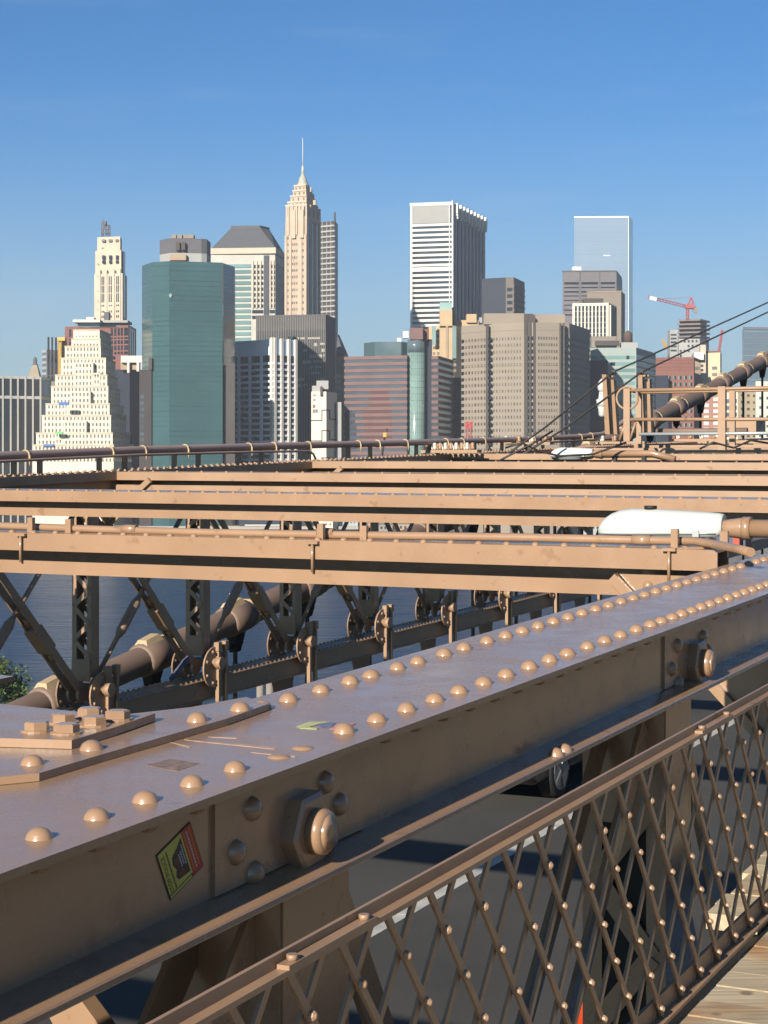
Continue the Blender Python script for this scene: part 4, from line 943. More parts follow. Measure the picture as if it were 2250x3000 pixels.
# G white stepped tower
D = 968.0
b = Bld('stepped_tower', 'white limestone ziggurat tower with stepped setbacks at the left', [(96, D), (333, D), (386, 1040)], 1303, wall=CREAM)
tiers = [(106, 330, 380, 1268, 4), (123, 325, 370, 1216, 7), (134, 321, 363, 1181, 9.5), (150, 317, 352, 1129, 12), (162, 314, 345, 1094, 15), (179, 310, 338, 1043, 18), (190, 295, 330, 1007, 20), (209, 294, 326, 985, 21), (215, 292, 325, 957, 22.5)]
prev = 1303; allt = [(96, 333, 386, 1303, 0)] + tiers
GW = M['win_brown']; holder = b
class Face:  # lightweight face for one setback
    pass
for k, (x0, x1, x2, yt, dep) in enumerate(allt):
    d_ = D + dep; pts = [PX(x0, d_), PX(x1, d_), PX(x2, d_ + 62 - dep * 1.2)]
    zt = zy(yt, D); zb = 2.2 if k == 0 else zy(allt[k - 1][3], D) - .5
    if k > 0: b.prism('setback', pts + [pts[0] + pts[2] - pts[1]], zb, zt, CREAM)
    b.P = pts
    if k < len(allt) - 1: ytb = allt[k + 1][3]
    # parapet line
    mb = MB(); b.fbox(mb, 0, -.2, b.frame(0)[3] + .2, zt - .5, zt + .25, .25); b.fbox(mb, 1, .1, b.frame(1)[3], zt - .5, zt + .25, .25); mb.build('parapet', CREAM2, b.root)
    L0 = b.frame(0)[3]; nb = max(6, round(L0 / 2.05)); zlo = zy(allt[k - 1][3], D) + .3 if k else 40
    rr_ = []; zz = zt - 2.6
    while zz > zlo - .5 and len(rr_) < 20: rr_.append((zz, zz + 1.75)); zz -= 3.22
    if k == 9: rr_ = [(zy(978, D), zy(974, D))]
    if k == 8: rr_ = [(a_ - 1.6, c_ - 1.6) for a_, c_ in rr_[:5]] 
    holder.windows(0, cells(cols(.8, L0 - .8, nb, .46), rr_), GW, .05)
    if k != 9: holder.windows(1, cells(cols(1, b.frame(1)[3] - 1, 9, .45), rr_), M['win_dark'], .05)
    # projecting centre bays
for x0, x1, yt, yb in ((217, 273, 1057, 1130), (205, 265, 1144, 1216), (186, 253, 1233, 1303), (272, 294, 1088, 1128), (187, 199, 1180, 1216), (160, 184, 1265, 1303), (285, 318, 1330, 1420)):
    q0, q1 = zy(yb, D) - 3, zy(yt, D); dd = 3.2
    kk = [i for i, t in enumerate(allt) if t[3] > yt - 2]; dep0 = allt[min(len(allt) - 1, len(kk) - 1)][4]
    p0, p1 = PX(x0, D + dep0 - .2), PX(x1, D + dep0 - .2); b.prism('projecting_bay', [p0, p1, p1 + Vector((0, 12, 0)), p0 + Vector((0, 12, 0))], q0, q1, CREAM)
    b.P = [p0, p1]; L_ = b.frame(0)[3]; rr_ = []; zz = q1 - 2.6
    while zz > q0: rr_.append((zz, zz + 1.75)); zz -= 3.22
    holder.windows(0, cells(cols(.5, L_ - .5, max(2, round(L_ / 2.05)), .46), rr_), GW, .05)
for x0, x1, y0, y1, m_ in ((172, 200, 1178, 1187, mat('blue_tarp', lin(60, 110, 196), .6)), (160, 184, 1264, 1272, mat('green_tarp', lin(126, 200, 130), .6)), (127, 157, 1301, 1308, mat('blue_banner', lin(70, 120, 190), .6))):
    b.box_px('tarp', x0, x1, y0, y1, m_, D - 1.2, 2)
b.box_px('penthouse_glass', 228, 292, 944, 957, M['win_teal'], D + 26, 12); b.box_px('penthouse_glass', 292, 340, 944, 957, M['win_dark'], D + 30, 12)
b.box_px('roof_slab', 213, 293, 936, 944, WHITE, D + 22, 20); b.box_px('roof_slab', 293, 374, 938, 945, PALEG, D + 26, 18)
b.box_px('roof_hut', 253, 275, 929, 936, CREAM, D + 28, 8); b.box_px('roof_hut', 305, 319, 914, 938, DKGREY, D + 30, 6)
for x, y in ((362, 1218), (374, 1270), (384, 1306), (330, 1047)): b.box_px('roof_hut', x - 6, x + 5, y - 4, y + 5, WHITE, D + 46, 4)
b.done()
# H tall slender stone tower
D = 1300.0
b = Bld('art_deco_tower', 'tall slender cream stone tower with antenna frame, far left', [(276, 1303), (359, 1296), (372, 1318)], 800, wall=CREAM2, ref=1)
zt = zy(800, D)
for x0, x1, x2, y0, y1 in ((279, 355, 367, 733, 800), (285, 352, 357, 693, 733)):
    pts = [PX(x0, 1304), PX(x1, 1299), PX(x2, 1316)]; b.prism('upper_stage', pts + [pts[0] + pts[2] - pts[1]], zy(y1, D) - 1, zy(y0, D), CREAM2)
for x in (299, 304, 320, 326, 342, 347):
    c = b.fx(0, x); b.windows(0, [(c - .45, c + .45, zy(y1, D), zy(y0, D)) for y0, y1 in ((810, 835), (837, 858), (860, 886), (893, 898), (910, 916), (924, 932))], M['win_dark'])
for x in (303, 323, 343):
    for y0, y1, w_, dd, m_ in ((748, 760, 4, 1298, M['win_dark']), (763, 771, 4, 1298, M['win_dark']), (725, 729, 5, 1300.2, M['win_brown']), (701, 708, 5, 1298.2, M['win_brown'])): b.box_px('window', x - w_, x + w_, y0, y1, m_, dd + (355 - x) * .045, 3)
b.windows(0, [(b.fx(0, 287) - .3, b.fx(0, 287) + .3, zy(y + 5, D), zy(y, D)) for y in (770, 806, 850, 880, 905)], M['win_brown'])
b.piers(0, [b.fx(0, x) for x in (293, 312, 334, 352)], 1.1, 2.2, zy(790, D), CREAM2, out=.6)
c = b.fx(1, 364); b.windows(1, [(c - 3, c + 3, zy(930, D), zy(735, D))], M['win_dark'])
mb = MB(); Dm = 1305
for x, ya, yb in ((298, 650, 693), (303, 645, 693), (310, 655, 693), (317, 658, 693), (322, 662, 693)): mb.tube([at_Y(x, yb, Dm), at_Y(x, ya, Dm)], .4, 5)
for y in (660, 670, 682): mb.tube([at_Y(298, y, Dm), at_Y(323, y + 2, Dm)], .5, 5)
mb.tube([at_Y(309, 662, Dm), at_Y(309, 648, Dm)], 1.2, 6)
for x0, y0, x1, y1 in ((298, 690, 310, 660), (310, 690, 322, 662), (303, 660, 317, 690)): mb.tube([at_Y(x0, y0, Dm), at_Y(x1, y1, Dm)], .35, 5)
mb.build('antenna_frame', DKGREY, b.root); b.done()
# I white frame on dark block
b = Bld('office_block', 'dark block crowned by a white concrete frame with two openings', [(312, 1120), (380, 1112), (421, 1125)], 1083, wall=M['navy'])
b.bands([0], [(b.z1 - .5, b.z1)], DUSK, 'coping')
for x0, x1, y0, y1 in ((354, 421, 1042, 1062), (372, 379, 1062, 1092), (400, 407, 1062, 1088), (414, 421, 1062, 1088)): b.box_px('concrete_frame', x0, x1, y0, y1, WHITE, 1106, 5)
b.box_px('recess_wall', 353, 400, 1060, 1083, TANB, 1109, 3); b.done()
b = Bld('office_block', 'narrow brown block with a column of windows left of the green glass tower', [(408, 938), (444, 940)], 1083, wall=DUSK, ref=0, back=3)
b.windows(0, cells([(.6, 2.4)], rows(b.z(1330), b.z(1150), 3.2, .5)), M['win_blue']); b.box_px('stair_tower', 436, 445, 1048, 1083, DUSK, 939, 2); b.done()
# J green glass tower
D = 940.0
b = Bld('glass_tower', 'big green mirrored glass tower with chamfered corners at the left', [(416, 958), (446, 941), (496, 936), (652, 943), (655, 946), (688, 963)], 768, ref=1, back=38, wall=GREEN, part='curtain_wall')
M['mull'] = glass('green_glass_joint', lin(56, 86, 89), .25, .05, spec=.4)
fl = rows(40, b.z1 - 1, 2.6, .1)
b.bands([0, 1, 2, 4], fl, M['mull'], 'joint_line', .06, ext={0: (0, b.frame(0)[3]), 1: (0, b.frame(1)[3]), 2: (0, b.frame(2)[3]), 4: (0, b.frame(4)[3])})
b.box_px('notch', 650, 655, 772, 880, M['navy'], 942.4, 2)
mb = MB(); p_ = at_Y(499, 866, 935.5); mb.prism([p_ + Vector((a, 0, c)) for a, c in ((0, -1.3), (1, 0), (.2, 1.4), (-.9, .2))], [p_ + Vector((a, .4, c)) for a, c in ((0, -1.3), (1, 0), (.2, 1.4), (-.9, .2))]); mb.build('glint_pane', TEALL, b.root, label='pale pane painted as a glint')  # glint on the glass put in as a pale lozenge
pts = [PX(468, 968), PX(497, 960), PX(590, 962), PX(606, 964), PX(617, 978)]
b.prism('penthouse', pts + [pts[-1] + Vector((-3, 26, 0)), pts[0] + Vector((0, 22, 0))], b.z1 - 1, zy(741, 960), PALEG); b.prism('penthouse', pts + [pts[-1] + Vector((-3, 26, 0)), pts[0] + Vector((0, 22, 0))], zy(741, 960), zy(698, 960), DKGREY)
for x0, x1, y0, y1, m_ in ((515, 526, 709, 733, DUSK), (531, 542, 709, 732, DUSK), (497, 545, 745, 762, TANB)): b.box_px('louvre', x0, x1, y0, y1, m_, 958.5, 2)
for x0, x1 in ((502, 516), (519, 533), (537, 567)): b.box_px('roof_unit', x0, x1, 687, 698, SLAB, 966, 8)
b.box_px('shadow_slab', 656, 688, 1070, 1400, DUSK, 946, 4)  # cast shadow on the right chamfer put in as a dark slab
b.done()
# K tower with slate mansard roof
D = 1300.0
b = Bld('postmodern_tower', 'banded glass and stone tower with dark hipped slate roof', [(618, D), (806, D - 4), (834, D + 34)], 745, wall=stone('pale_band_stone', (206, 203, 194)), ref=1)
zt = b.z1
b.P = [PX(625, D - .4), PX(735, D - 2.6)]; zs = rows(zy(1000, D), zy(770, D), 4.05, .62)
for (z0_, z1_) in zs: 
    mb = MB(); b.fbox(mb, 0, 0, b.frame(0)[3], z0_, z1_, .4); mb.build('window_band', M['win_teal'], b.root)
b.P = [PX(735, D - 2.6), PX(806, D - 4.1)]
zs2 = rows(zy(935, D), zy(765, D), 4.05, .55)
for k_, (x0, x1) in enumerate(((737, 772), (788, 806))):
    a0, a1 = b.fx(0, x0), b.fx(0, x1); b.windows(0, [(a0 + .5, a1 - .3, q0, q1) for q0, q1 in zs2], M['win_black'], .5, 'window_bay')
mb = MB(); b.fbox(mb, 0, b.fx(0, 773), b.fx(0, 788), 2.2, zy(750, D), .6); mb.build('recess', M['navy'], b.root)
for k_, x in enumerate((741, 752, 763, 792, 801)): b.piers(0, [b.fx(0, x)], 1.0, zy(905, D), zy(765, D), CREAM2, out=.8)
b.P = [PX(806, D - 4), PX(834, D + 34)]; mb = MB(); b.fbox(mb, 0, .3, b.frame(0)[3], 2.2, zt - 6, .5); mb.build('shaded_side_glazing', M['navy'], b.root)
pts = [PX(617, D - 1), PX(808, D - 6), PX(836, D + 34)]; b.prism('cornice', pts + [pts[0] + pts[2] - pts[1]], zy(745, D), zy(728, D), CREAM2)
bot = [PX(619, D), PX(807, D - 4), PX(834, D + 34)]; bot.append(bot[0] + bot[2] - bot[1]); topp = [PX(676, D + 16), PX(762, D + 13), PX(790, D + 26)]; topp.append(topp[0] + topp[2] - topp[1])
mb = MB(); mb.prism([Vector((p.x, p.y, zy(728, D))) for p in bot], [Vector((p.x, p.y, zy(660, D))) for p in topp]); rf = mb.build('roof', SLATE, b.root)
mb = MB(); mb.prism([Vector((p.x, p.y, zy(660, D))) for p in topp], [Vector((p.x * 1.0, p.y, zy(653, D))) for p in topp]); mb.build('roof_parapet', SLATE, rf)
b.done()
# L stone spire tower
D = 1230.0
b = Bld('spire_tower', 'tall stone skyscraper with tapering crown and needle spire', [(836, D), (899, D - 6), (938, D + 22)], 640, wall=stone('warm_grey_stone', (200, 176, 154)), ref=1)
ST = b.root and stone('warm_grey_stone_crown', (206, 186, 164))
stages = [(837, 899, 938, 604, 640, 0), (843, 898, 932, 592, 604, 2), (851, 898, 927, 573, 592, 4), (858, 897, 921, 556, 573, 6), (862, 896, 915, 540, 556, 8)]
for x0, x1, x2, y0, y1, dp in stages:
    pts = [PX(x0, D + dp), PX(x1, D - 6 + dp), PX(x2, D + 16 + dp)]; b.prism('setback', pts + [pts[0] + pts[2] - pts[1]], zy(y1, D) - 2, zy(y0, D), ST)
cc = (PX(887, D + 12))
mb = MB(); mb.tube([Vector((cc.x, cc.y, zy(y, D))) for y in (542, 530, 528, 512, 508, 497)], 3, 8, rs=[5.0, 3.7, 3.3, 2.5, 1.5, .9]); mb.build('crown_lantern', COPPER, b.root)
mb = MB(); mb.tube([Vector((cc.x, cc.y, zy(y, D))) for y in (500, 482, 477)], 1, 8, rs=[1.0, .8, .35]); mb.build('spire_base', WHITE, b.root)
mb = MB(); mb.tube([Vector((cc.x, cc.y, zy(y, D))) for y in (480, 395)], .3, 6, rs=[.38, .2]); mb.build('spire', WHITE, b.root)
z0_ = zy(930, D)
for x in (844, 857, 863, 870, 888): c = b.fx(0, x); b.windows(0, cells([(c - .55, c + .55)], rows(z0_, zy(640 if x in (844, 888) else 705, D), 4.4, .4)), M['win_brown'])
b.piers(0, [b.fx(0, x) for x in (838, 851, 876, 882, 895)], 1.6, 2.2, zy(690, D), ST, out=.7)
b.piers(0, [b.fx(0, x) for x in (862, 886)], 3.0, zy(700, D), zy(618, D), ST, out=1.6)
b.piers(0, [b.fx(0, x) for x in (846, 858, 870, 880, 890)], .9, zy(690, D), zy(606, D), CREAM2, out=1.0)
for k_, (x0, x1, x2, y0, y1, dp) in enumerate(stages):
    b.P = [PX(x0, D + dp), PX(x1, D - 6 + dp)]; n_ = 5 if k_ < 2 else 3; L_ = b.frame(0)[3]
    b.windows(0, [(L_ * (q + .5) / n_ - .5, L_ * (q + .5) / n_ + .5, zy(y1, D) + 1, zy(y0, D) - 1.2) for q in range(n_)], M['win_brown'], .08)
    b.P = [PX(x1, D - 6 + dp), PX(x2, D + 16 + dp)]; L_ = b.frame(0)[3]; b.windows(0, [(L_ * (q + .5) / 3 - .8, L_ * (q + .5) / 3 + .8, zy(y1, D) + 1, zy(y0, D) - 1.2) for q in range(3)], M['win_brown'], .08)
    b.P = [PX(x0, D + dp), PX(x1, D - 6 + dp)]; mb = MB(); b.fbox(mb, 0, -.2, b.frame(0)[3] + .2, zy(y0, D) - .5, zy(y0, D) + .6, .5); mb.build('parapet', CREAM2, b.root)
b.P = [PX(836, D), PX(899, D - 6), PX(938, D + 22)]
for x in (903, 916, 929): c = b.fx(1, x); b.windows(1, [(c - 1.5, c + 1.5, z0_, zy(625, D))], M['win_black'], .1)
b.piers(1, [b.fx(1, x) for x in (909, 922, 935)], 2.2, 2.2, zy(600, D), ST, out=.8)
for x0, x1, y0, y1 in ((852, 858, 584, 594), (917, 925, 586, 600), (908, 912, 548, 562)): b.box_px('turret', x0, x1, y0, y1, ST, D + 3, 4)
b.done()
# M balconied glass tower behind
b = Bld('residential_tower', 'grey glass tower with stacked balconies right of the spire tower', [(930, 1460), (980, 1450), (990, 1470)], 647, wall=M['win_brown'], part='glazing', ref=1)
b.bands([0], rows(b.z(930), b.z1, 4.3, .3), PALEG, 'balcony', .9)
b.piers(0, [b.fx(0, x) for x in (945, 958, 970)], .8, 2.2, b.z1, stone('violet_grey', (150, 140, 142)), out=.5)
mb = MB(); mb.tube([at_Y(981, 660, 1449), at_Y(981, 622, 1449)], .8, 6); mb.build('mast', DUSK, b.root); b.piers(1, [b.frame(1)[3] - 3], 1.5, 2.2, b.z1, TEALD, out=.3); b.done()
# N dark fin-striped tower
D = 1090.0
b = Bld('office_tower', 'dark grey tower with close vertical fins in the middle left', [(751, 1098), (953, D), (982, 1120)], 921, wall=M['win_dark'], part='glazing', ref=1)
zt = b.z1; L0 = b.frame(0)[3]
b.bands([0, 1], [(zt - .8, zt)], DKGREY, 'coping', .5)
mb = MB(); b.fbox(mb, 0, 0, L0, zy(967, D), zt - .8, .1); b.fbox(mb, 1, 0, b.frame(1)[3], 2.2, zt - .8, .15); mb.build('dark_cladding', stone('charcoal_cladding', (76, 78, 82)), b.root)
b.piers(0, [L0 * k / 40 for k in range(41)], .28, 2.2, zt, stone('grey_fin', (158, 154, 146)), 'fin', .45)
rnd = random.Random(2)
for q0, q1 in rows(zy(1150, D), zy(972, D), 3.5, .55):
    s_ = b.fx(0, 868) if rnd.random() < .8 else 2
    while s_ < L0 - 1:
        d_ = rnd.choice((2, 3, 5, 8)); 
        if rnd.random() < .62: mb = MB(); b.fbox(mb, 0, s_, min(L0 - .5, s_ + d_), q0 + rnd.choice((0, 0, .8)), q1, .16); mb.build('window_blind', stone('blind_%d' % rnd.randint(0, 2), (196, 192, 168)) if bpy.data.materials.get('blind_x') is None and False else M.setdefault('blind', stone('pale_blind', (198, 194, 172))), b.root)
        s_ += d_ + rnd.choice((.5, 1.5))
b.done()
# O white grid tower
D = 985.0
b = Bld('office_tower', 'white concrete grid tower with blank grey top band', [(686, 1007), (801, D), (868, 998)], 993, wall=M['win_black'], part='glazing', ref=1)
zt = b.z1; zb = zy(1040, D); L0, L1 = b.frame(0)[3], b.frame(1)[3]
for i, L_ in ((0, L0), (1, L1)):
    mb = MB(); b.fbox(mb, i, .4, L_ - .2, zb, zt, .25); mb.build('blank_band', GRID, b.root)
b.bands([0, 1], rows(zy(1420, D), zb - 1, 3.28, .36), GRID, 'spandrel', .5)
b.piers(0, [b.fx(0, x) for x in (701, 733, 767)], 1.9, 2.2, zb, GRID, out=.6); b.piers(0, [L0 - .9], 2.0, 2.2, zt + .8, WHITE, out=.9)
b.piers(1, [b.fx(1, x) for x in (824, 845, 865)], 1.7, 2.2, zt + .5, WHITE, out=1.0); b.piers(1, [.9], 1.6, 2.2, zt + .8, WHITE, out=.9)
b.box_px('roof_unit', 843, 855, 986, 996, TEALL, 1012, 4); b.done()
# P white house with dark line pattern
D = 950.0
b = Bld('painted_building', 'low white building with dark line pattern on its walls', [(912, 952), (956, D), (987, 966)], 1147, wall=stone('bright_white_wall', (236, 230, 208), .04), cat='building', ref=1)
b.box_px('roof_hut', 914, 941, 1130, 1148, PALEG, 953, 6); b.box_px('roof_hut', 927, 962, 1115, 1140, PALEG, 957, 6); b.box_px('side_wing', 985, 1000, 1178, 1400, PALEG, 962, 8)
b.box_px('notch', 938, 945, 1132, 1160, DUSK, D - .5, 1.5)
b.windows(0, [(b.fx(0, x0), b.fx(0, x1), zy(y1, D), zy(y0, D)) for x0, x1, y0, y1 in ((918, 926, 1155, 1160), (917, 925, 1169, 1174), (916, 924, 1185, 1195), (916, 923, 1199, 1210), (924, 931, 1199, 1209))], M['win_brown'])
mb = MB(); ln = lambda i, x0, x1, y0, y1: b.fbox(mb, i, b.fx(i, x0), b.fx(i, x1), zy(max(y0, y1), D), zy(min(y0, y1), D), .12)
for sh in (0, 60):
    ln(0, 912, 944, 1230 + sh, 1233 + sh); ln(0, 942, 944.6, 1201 + sh, 1233 + sh); ln(0, 942, 956, 1200 + sh, 1203 + sh); ln(1, 956, 966, 1200 + sh, 1203 + sh); ln(1, 964, 967, 1200 + sh, 1228 + sh); ln(1, 964, 986, 1225 + sh, 1228 + sh)
ln(0, 940, 956, 1340, 1343); ln(1, 956, 980, 1340, 1343)
for q_ in range(0, len(mb.f), 6):
    m1 = MB(); v_ = mb.v[q_ // 6 * 8:q_ // 6 * 8 + 8]; m1.hexa(v_); m1.build('painted_line', DUSK, b.root); b.done()
# Q gable and slim infill
b = Bld('gabled_tower', 'narrow brown tower with steep sloping gable left of the red striped block', [(984, 1155), (1008, 1150), (1023, 1168)], 1043, wall=TANB, ref=1)
P4 = [Vector((p.x, p.y, zy(1043, 1150))) for p in b.poly]; mb = MB(); a_, c_ = at_Y(989, 980, 1158), at_Y(994, 981, 1172); mb.face(P4[:2] + [a_]); mb.face([P4[1], P4[2], c_, a_]); mb.face([P4[2], P4[3], c_]); mb.face([P4[3], P4[0], a_, c_]); mb.build('roof', SLATE, b.root)
b.box_px('facade', 985, 1007, 985 + 62, 1075, TANB, 1148, 4); b.windows(0, cells([(.6, 2.2), (2.8, 4.4)], rows(b.z(1160), b.z(1078), 4, .55)), M['win_teal']); b.done()
# R red striped block with glass cylinder
D = 960.0
R_WIN = glass('grey_ribbon_glass', lin(74, 82, 92), .2, .15, .08, isl=.2)
b = Bld('striped_office_block', 'pink and grey striped block with a pale glass cylinder corner', [(1010, 972), (1192, D)], 1041, wall=R_WIN, part='glazing', ref=1, back=40)
zt = b.z1; zs = rows(40, zt, 3.4, .5); off = zt - zs[-1][1]; zs = [(a_ + off, c_ + off) for a_, c_ in zs]
b.bands([0], zs, PINK, 'spandrel', .3)
L0 = b.frame(0)[3]
b.windows(0, [(b.fx(0, x0), b.fx(0, x1), zs[-1 - k][0] - 1.7, zs[-1 - k][0]) for k, x0, x1 in ((5, 1083, 1137), (6, 1082, 1140), (7, 1082, 1146), (8, 1067, 1146), (9, 1066, 1147), (10, 1067, 1147), (11, 1067, 1147), (12, 1067, 1147))], stone('reflected_brown', (92, 62, 62)), .12, 'window')
for k in range(9, 15): mb = MB(); b.fbox(mb, 0, 0, b.fx(0, 1041 + (4 if k > 10 else 0)), zs[-1 - k][0], zs[-1 - k][1], .34); mb.build('shadow_band', M['navy'], b.root)  # shadow at the lower left painted as navy bands
ctr = PX(1219, D + 6); rad = 25.5 / F * D
def cyl(z0_, z1_, r, nn=28): return [ctr + Vector((r * math.cos(2 * math.pi * q / nn), r * math.sin(2 * math.pi * q / nn), 0)) for q in range(nn)]
mb = MB(); mb.tube([Vector((ctr.x, ctr.y, 2.2)), Vector((ctr.x, ctr.y, zy(1032, D)))], rad, 28); mb.build('glass_cylinder', TEALL, b.root)
mb = MB(); mb.tube([Vector((ctr.x, ctr.y, zy(1032, D))), Vector((ctr.x, ctr.y, zy(994, D)))], rad, 28); mb.build('glass_cylinder', M['win_blue'], b.root)
for q0, q1 in rows(42, zy(1034, D), 3.4, .06): mb = MB(); mb.tube([Vector((ctr.x, ctr.y, q0)), Vector((ctr.x, ctr.y, q1))], rad + .05, 28); mb.build('ring_joint', M['win_teal'], b.root)
for q in range(14):
    a_ = math.pi + math.pi * q / 13; mb = MB(); p_ = ctr + Vector((math.cos(a_) * rad, math.sin(a_) * rad, 0)); mb.tube([Vector((p_.x, p_.y, 2.2)), Vector((p_.x, p_.y, zy(995, D)))], .08, 4); mb.build('mullion', M['win_teal'], b.root)
b.box_px('red_box', 1201, 1239, 960, 994, PINK, D + 1, 9); b.box_px('red_box', 1239, 1257, 964, 994, BRICK, D + 6, 6)
b.box_px('dark_recess', 1192, 1196, 1041, 1400, M['navy'], D + 2, 9); b.box_px('dark_glazing', 1240, 1266, 994, 1400, M['navy'], D + 8, 12)
for q0, q1 in zs: b.box_px('stub_band', 1192, 1204, 0, 0, PINK, D + 1, 1) if False else None
pts = [PX(1265, D + 6), PX(1283, D + 4), PX(1328, D + 44)]; b.prism('right_wing', pts + [pts[0] + pts[2] - pts[1]], 2.2, zt, R_WIN); b.P = pts
for q0, q1 in zs: mb = MB(); b.fbox(mb, 0, 0, b.frame(0)[3] + .3, q0, q1, .3); b.fbox(mb, 1, 0, b.frame(1)[3], q0, q1, .3); mb.build('spandrel', PINK, b.root)
pts = [PX(1066, D + 24), PX(1098, D + 16), PX(1176, D + 14), PX(1200, D + 22)]; b.prism('glass_penthouse', pts + [pts[-1] + Vector((0, 14, 0)), pts[0] + Vector((0, 14, 0))], zt - 1, zy(1001, D + 14), TEALD)
b.box_px('roof_tank', 1180, 1197, 970, 990, WHITE, D + 24, 5); b.box_px('roof_tank', 1163, 1176, 990, 1001, WHITE, D + 24, 4); b.done()
b = Bld('office_block', 'narrow navy block between the striped block and the grey precast tower', [(1326, 1010), (1352, 1010)], 1106, wall=M['navy']); b.done()
# S yellow brick building
D = 1150.0
b = Bld('brick_tower', 'yellow brick tower with pale teal glass cap', [(1256, 1155), (1330, D), (1352, 1160)], 955, wall=YELLOW, ref=0, back=None)
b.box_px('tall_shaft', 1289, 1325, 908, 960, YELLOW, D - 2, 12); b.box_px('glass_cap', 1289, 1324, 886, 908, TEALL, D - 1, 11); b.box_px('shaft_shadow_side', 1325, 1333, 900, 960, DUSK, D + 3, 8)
b.box_px('right_wing', 1325, 1402, 938, 1150, YELLOW, D + 12, 15); b.box_px('right_block', 1367, 1396, 920, 945, YELLOW, D + 10, 12); b.box_px('right_annexe', 1396, 1412, 930, 946, PALEG, D + 14, 6)
b.box_px('brown_strip', 1306, 1313, 954, 1150, TANB, D - 2.6, 1); b.box_px('shaft', 1289, 1325, 955, 1150, YELLOW, D - 2, 6)
for x in (1272, 1284, 1333): c = b.fx(0, x); b.windows(0, cells([(c - .8, c + .8)], rows(zy(1090, D), zy(960, D), 3.7, .5)), M['win_brown'])
for x, y0, y1 in ((1325, 955, 1050), (1265, 955, 1010)): b.box_px('teal_strip', x, x + 12, y0, y1, TEALL, D - 2.3, 1)
for x, ys in ((1341, (966, 1014, 1024, 1035, 1047, 1095)), (1327, (1024, 1036))):
    for y in ys: b.box_px('window', x - 3, x + 3, y - 3, y + 3, M['win_dark'], D + 11.8, 1)
b.done()
# T tall white tower
D = 1400.0
b = Bld('white_tower', 'tall white banded slab tower with dark glass side, the centre of the skyline', [(1203, 1408), (1325, D), (1421, 1490)], 592, wall=M['win_dark'], part='glazing', ref=1)
zt = b.z1; L0, L1 = b.frame(0)[3], b.frame(1)[3]; WH = stone('bright_aluminium', (232, 232, 226), .03)
b.bands([0], [(zt - 2.2, zt + .3)], WH, 'coping', .6); mb = MB(); b.fbox(mb, 0, 1.3, L0 - 2.5, zy(652, D), zt - 2.2, .3); mb.build('louvre_panel', stone('grey_louvre', (172, 172, 168), .04), b.root)
b.piers(0, [k for k in [1.3 + .95 * q for q in range(33)] if k < L0 - 2.4], .2, zy(652, D), zt - 2.2, PALEG, 'louvre_blade', .42)
b.bands([0], rows(zy(1000, D), zy(650, D), 3.9, .48), WH, 'spandrel', .45, ext={0: (0, L0)})
b.piers(0, [.7], 1.6, 2.2, zt, WH, out=.7); b.piers(0, [L0 - 2.1], .7, 2.2, zt, WH, out=.6); b.piers(1, [.6], 2.4, 2.2, zt + 1.2, WH, out=.9)
DG = stone('blue_grey_column', (176, 184, 198), .05)
b.piers(1, [L1 * (k + .7) / 9.2 for k in range(9)], 2.2, 2.2, zt - 6, DG, 'column', 1.3)
for k in range(9):
    s_ = L1 * (k + .7) / 9.2; mb = MB(); z_ = zt - .2
    for (q0, q1, hw) in ((z_ - 12, z_ - 10, .8), (z_ - 10, z_ - 8, 1.5), (z_ - 8, z_ - 2, 2.0), (z_ - 2, z_, 1.4)): b.fbox(mb, 1, s_ - hw, s_ + hw, q0, q1, 2.9)
    mb.build('column_cap', WH, b.root)
mb = MB(); b.fbox(mb, 1, 0, L1, zt - 13, zt - 1, .1); mb.build('dark_frieze', stone('side_grey', (168, 174, 184), .04), b.root)
b.bands([0], [(zy(793, D), zy(781, D))], WH, 'plant_floor', .4, ext={0: (0, L0)}); b.done()
# U dark tower
b = Bld('office_tower', 'dark navy tower right of the tall white tower', [(1412, 1255), (1481, 1247), (1506, 1245), (1537, 1280)], 812, wall=M['navy'], ref=2, back=40)
b.P = b.P[1:3]; mb = MB(); b.fbox(mb, 0, .4, b.frame(0)[3] - .2, 2.2, b.z1, .3); mb.build('stone_strip', stone('dim_brown', (122, 112, 106)), b.root)
b.windows(0, cells([(1.2, b.frame(0)[3] - 1)], rows(b.z(930), b.z(835), 4.5, .55)), M['win_black'], .4); 
b.P = [PX(1506, 1245), PX(1537, 1280)]; b.bands([0], rows(b.z(930), b.z1 - 5, 4.2, .35), stone('dim_grey_band', (98, 100, 108)), 'spandrel', .3); b.done()
# V grey precast tower
D = 910.0
b = Bld('precast_tower', 'broad grey precast tower with rows of small windows', [(1352, 935), (1430, 921), (1536, 912), (1566, 911), (1640, 914), (1668, 916), (1728, 960)], 945, wall=GREYB, ref=2, back=40)
zt = b.z1; b.P0 = b.P
for x0, x1, y0, dd in ((1418, 1536, 918, 6), (1536, 1562, 919, 8), (1562, 1655, 921, 14)): b.box_px('roof_block', x0, x1, y0, 950, GREYB if x0 != 1536 else DUSK, D + dd + 4, 14)
rws = rows(zy(1322, D), zy(985, D), 3.31, .46)
for i, n_ in ((0, 7), (1, 10), (3, 8)):
    L_ = b.frame(i)[3]; b.windows(i, cells(cols(L_ * .12, L_ * .93, n_, .46), rws), M['win_brown'], .06)
    for y in (1068, 966): mb = MB(); b.fbox(mb, i, 0, L_, zy(y, D), zy(y - 2, D), .15); mb.build('string_course', GREYB, b.root)
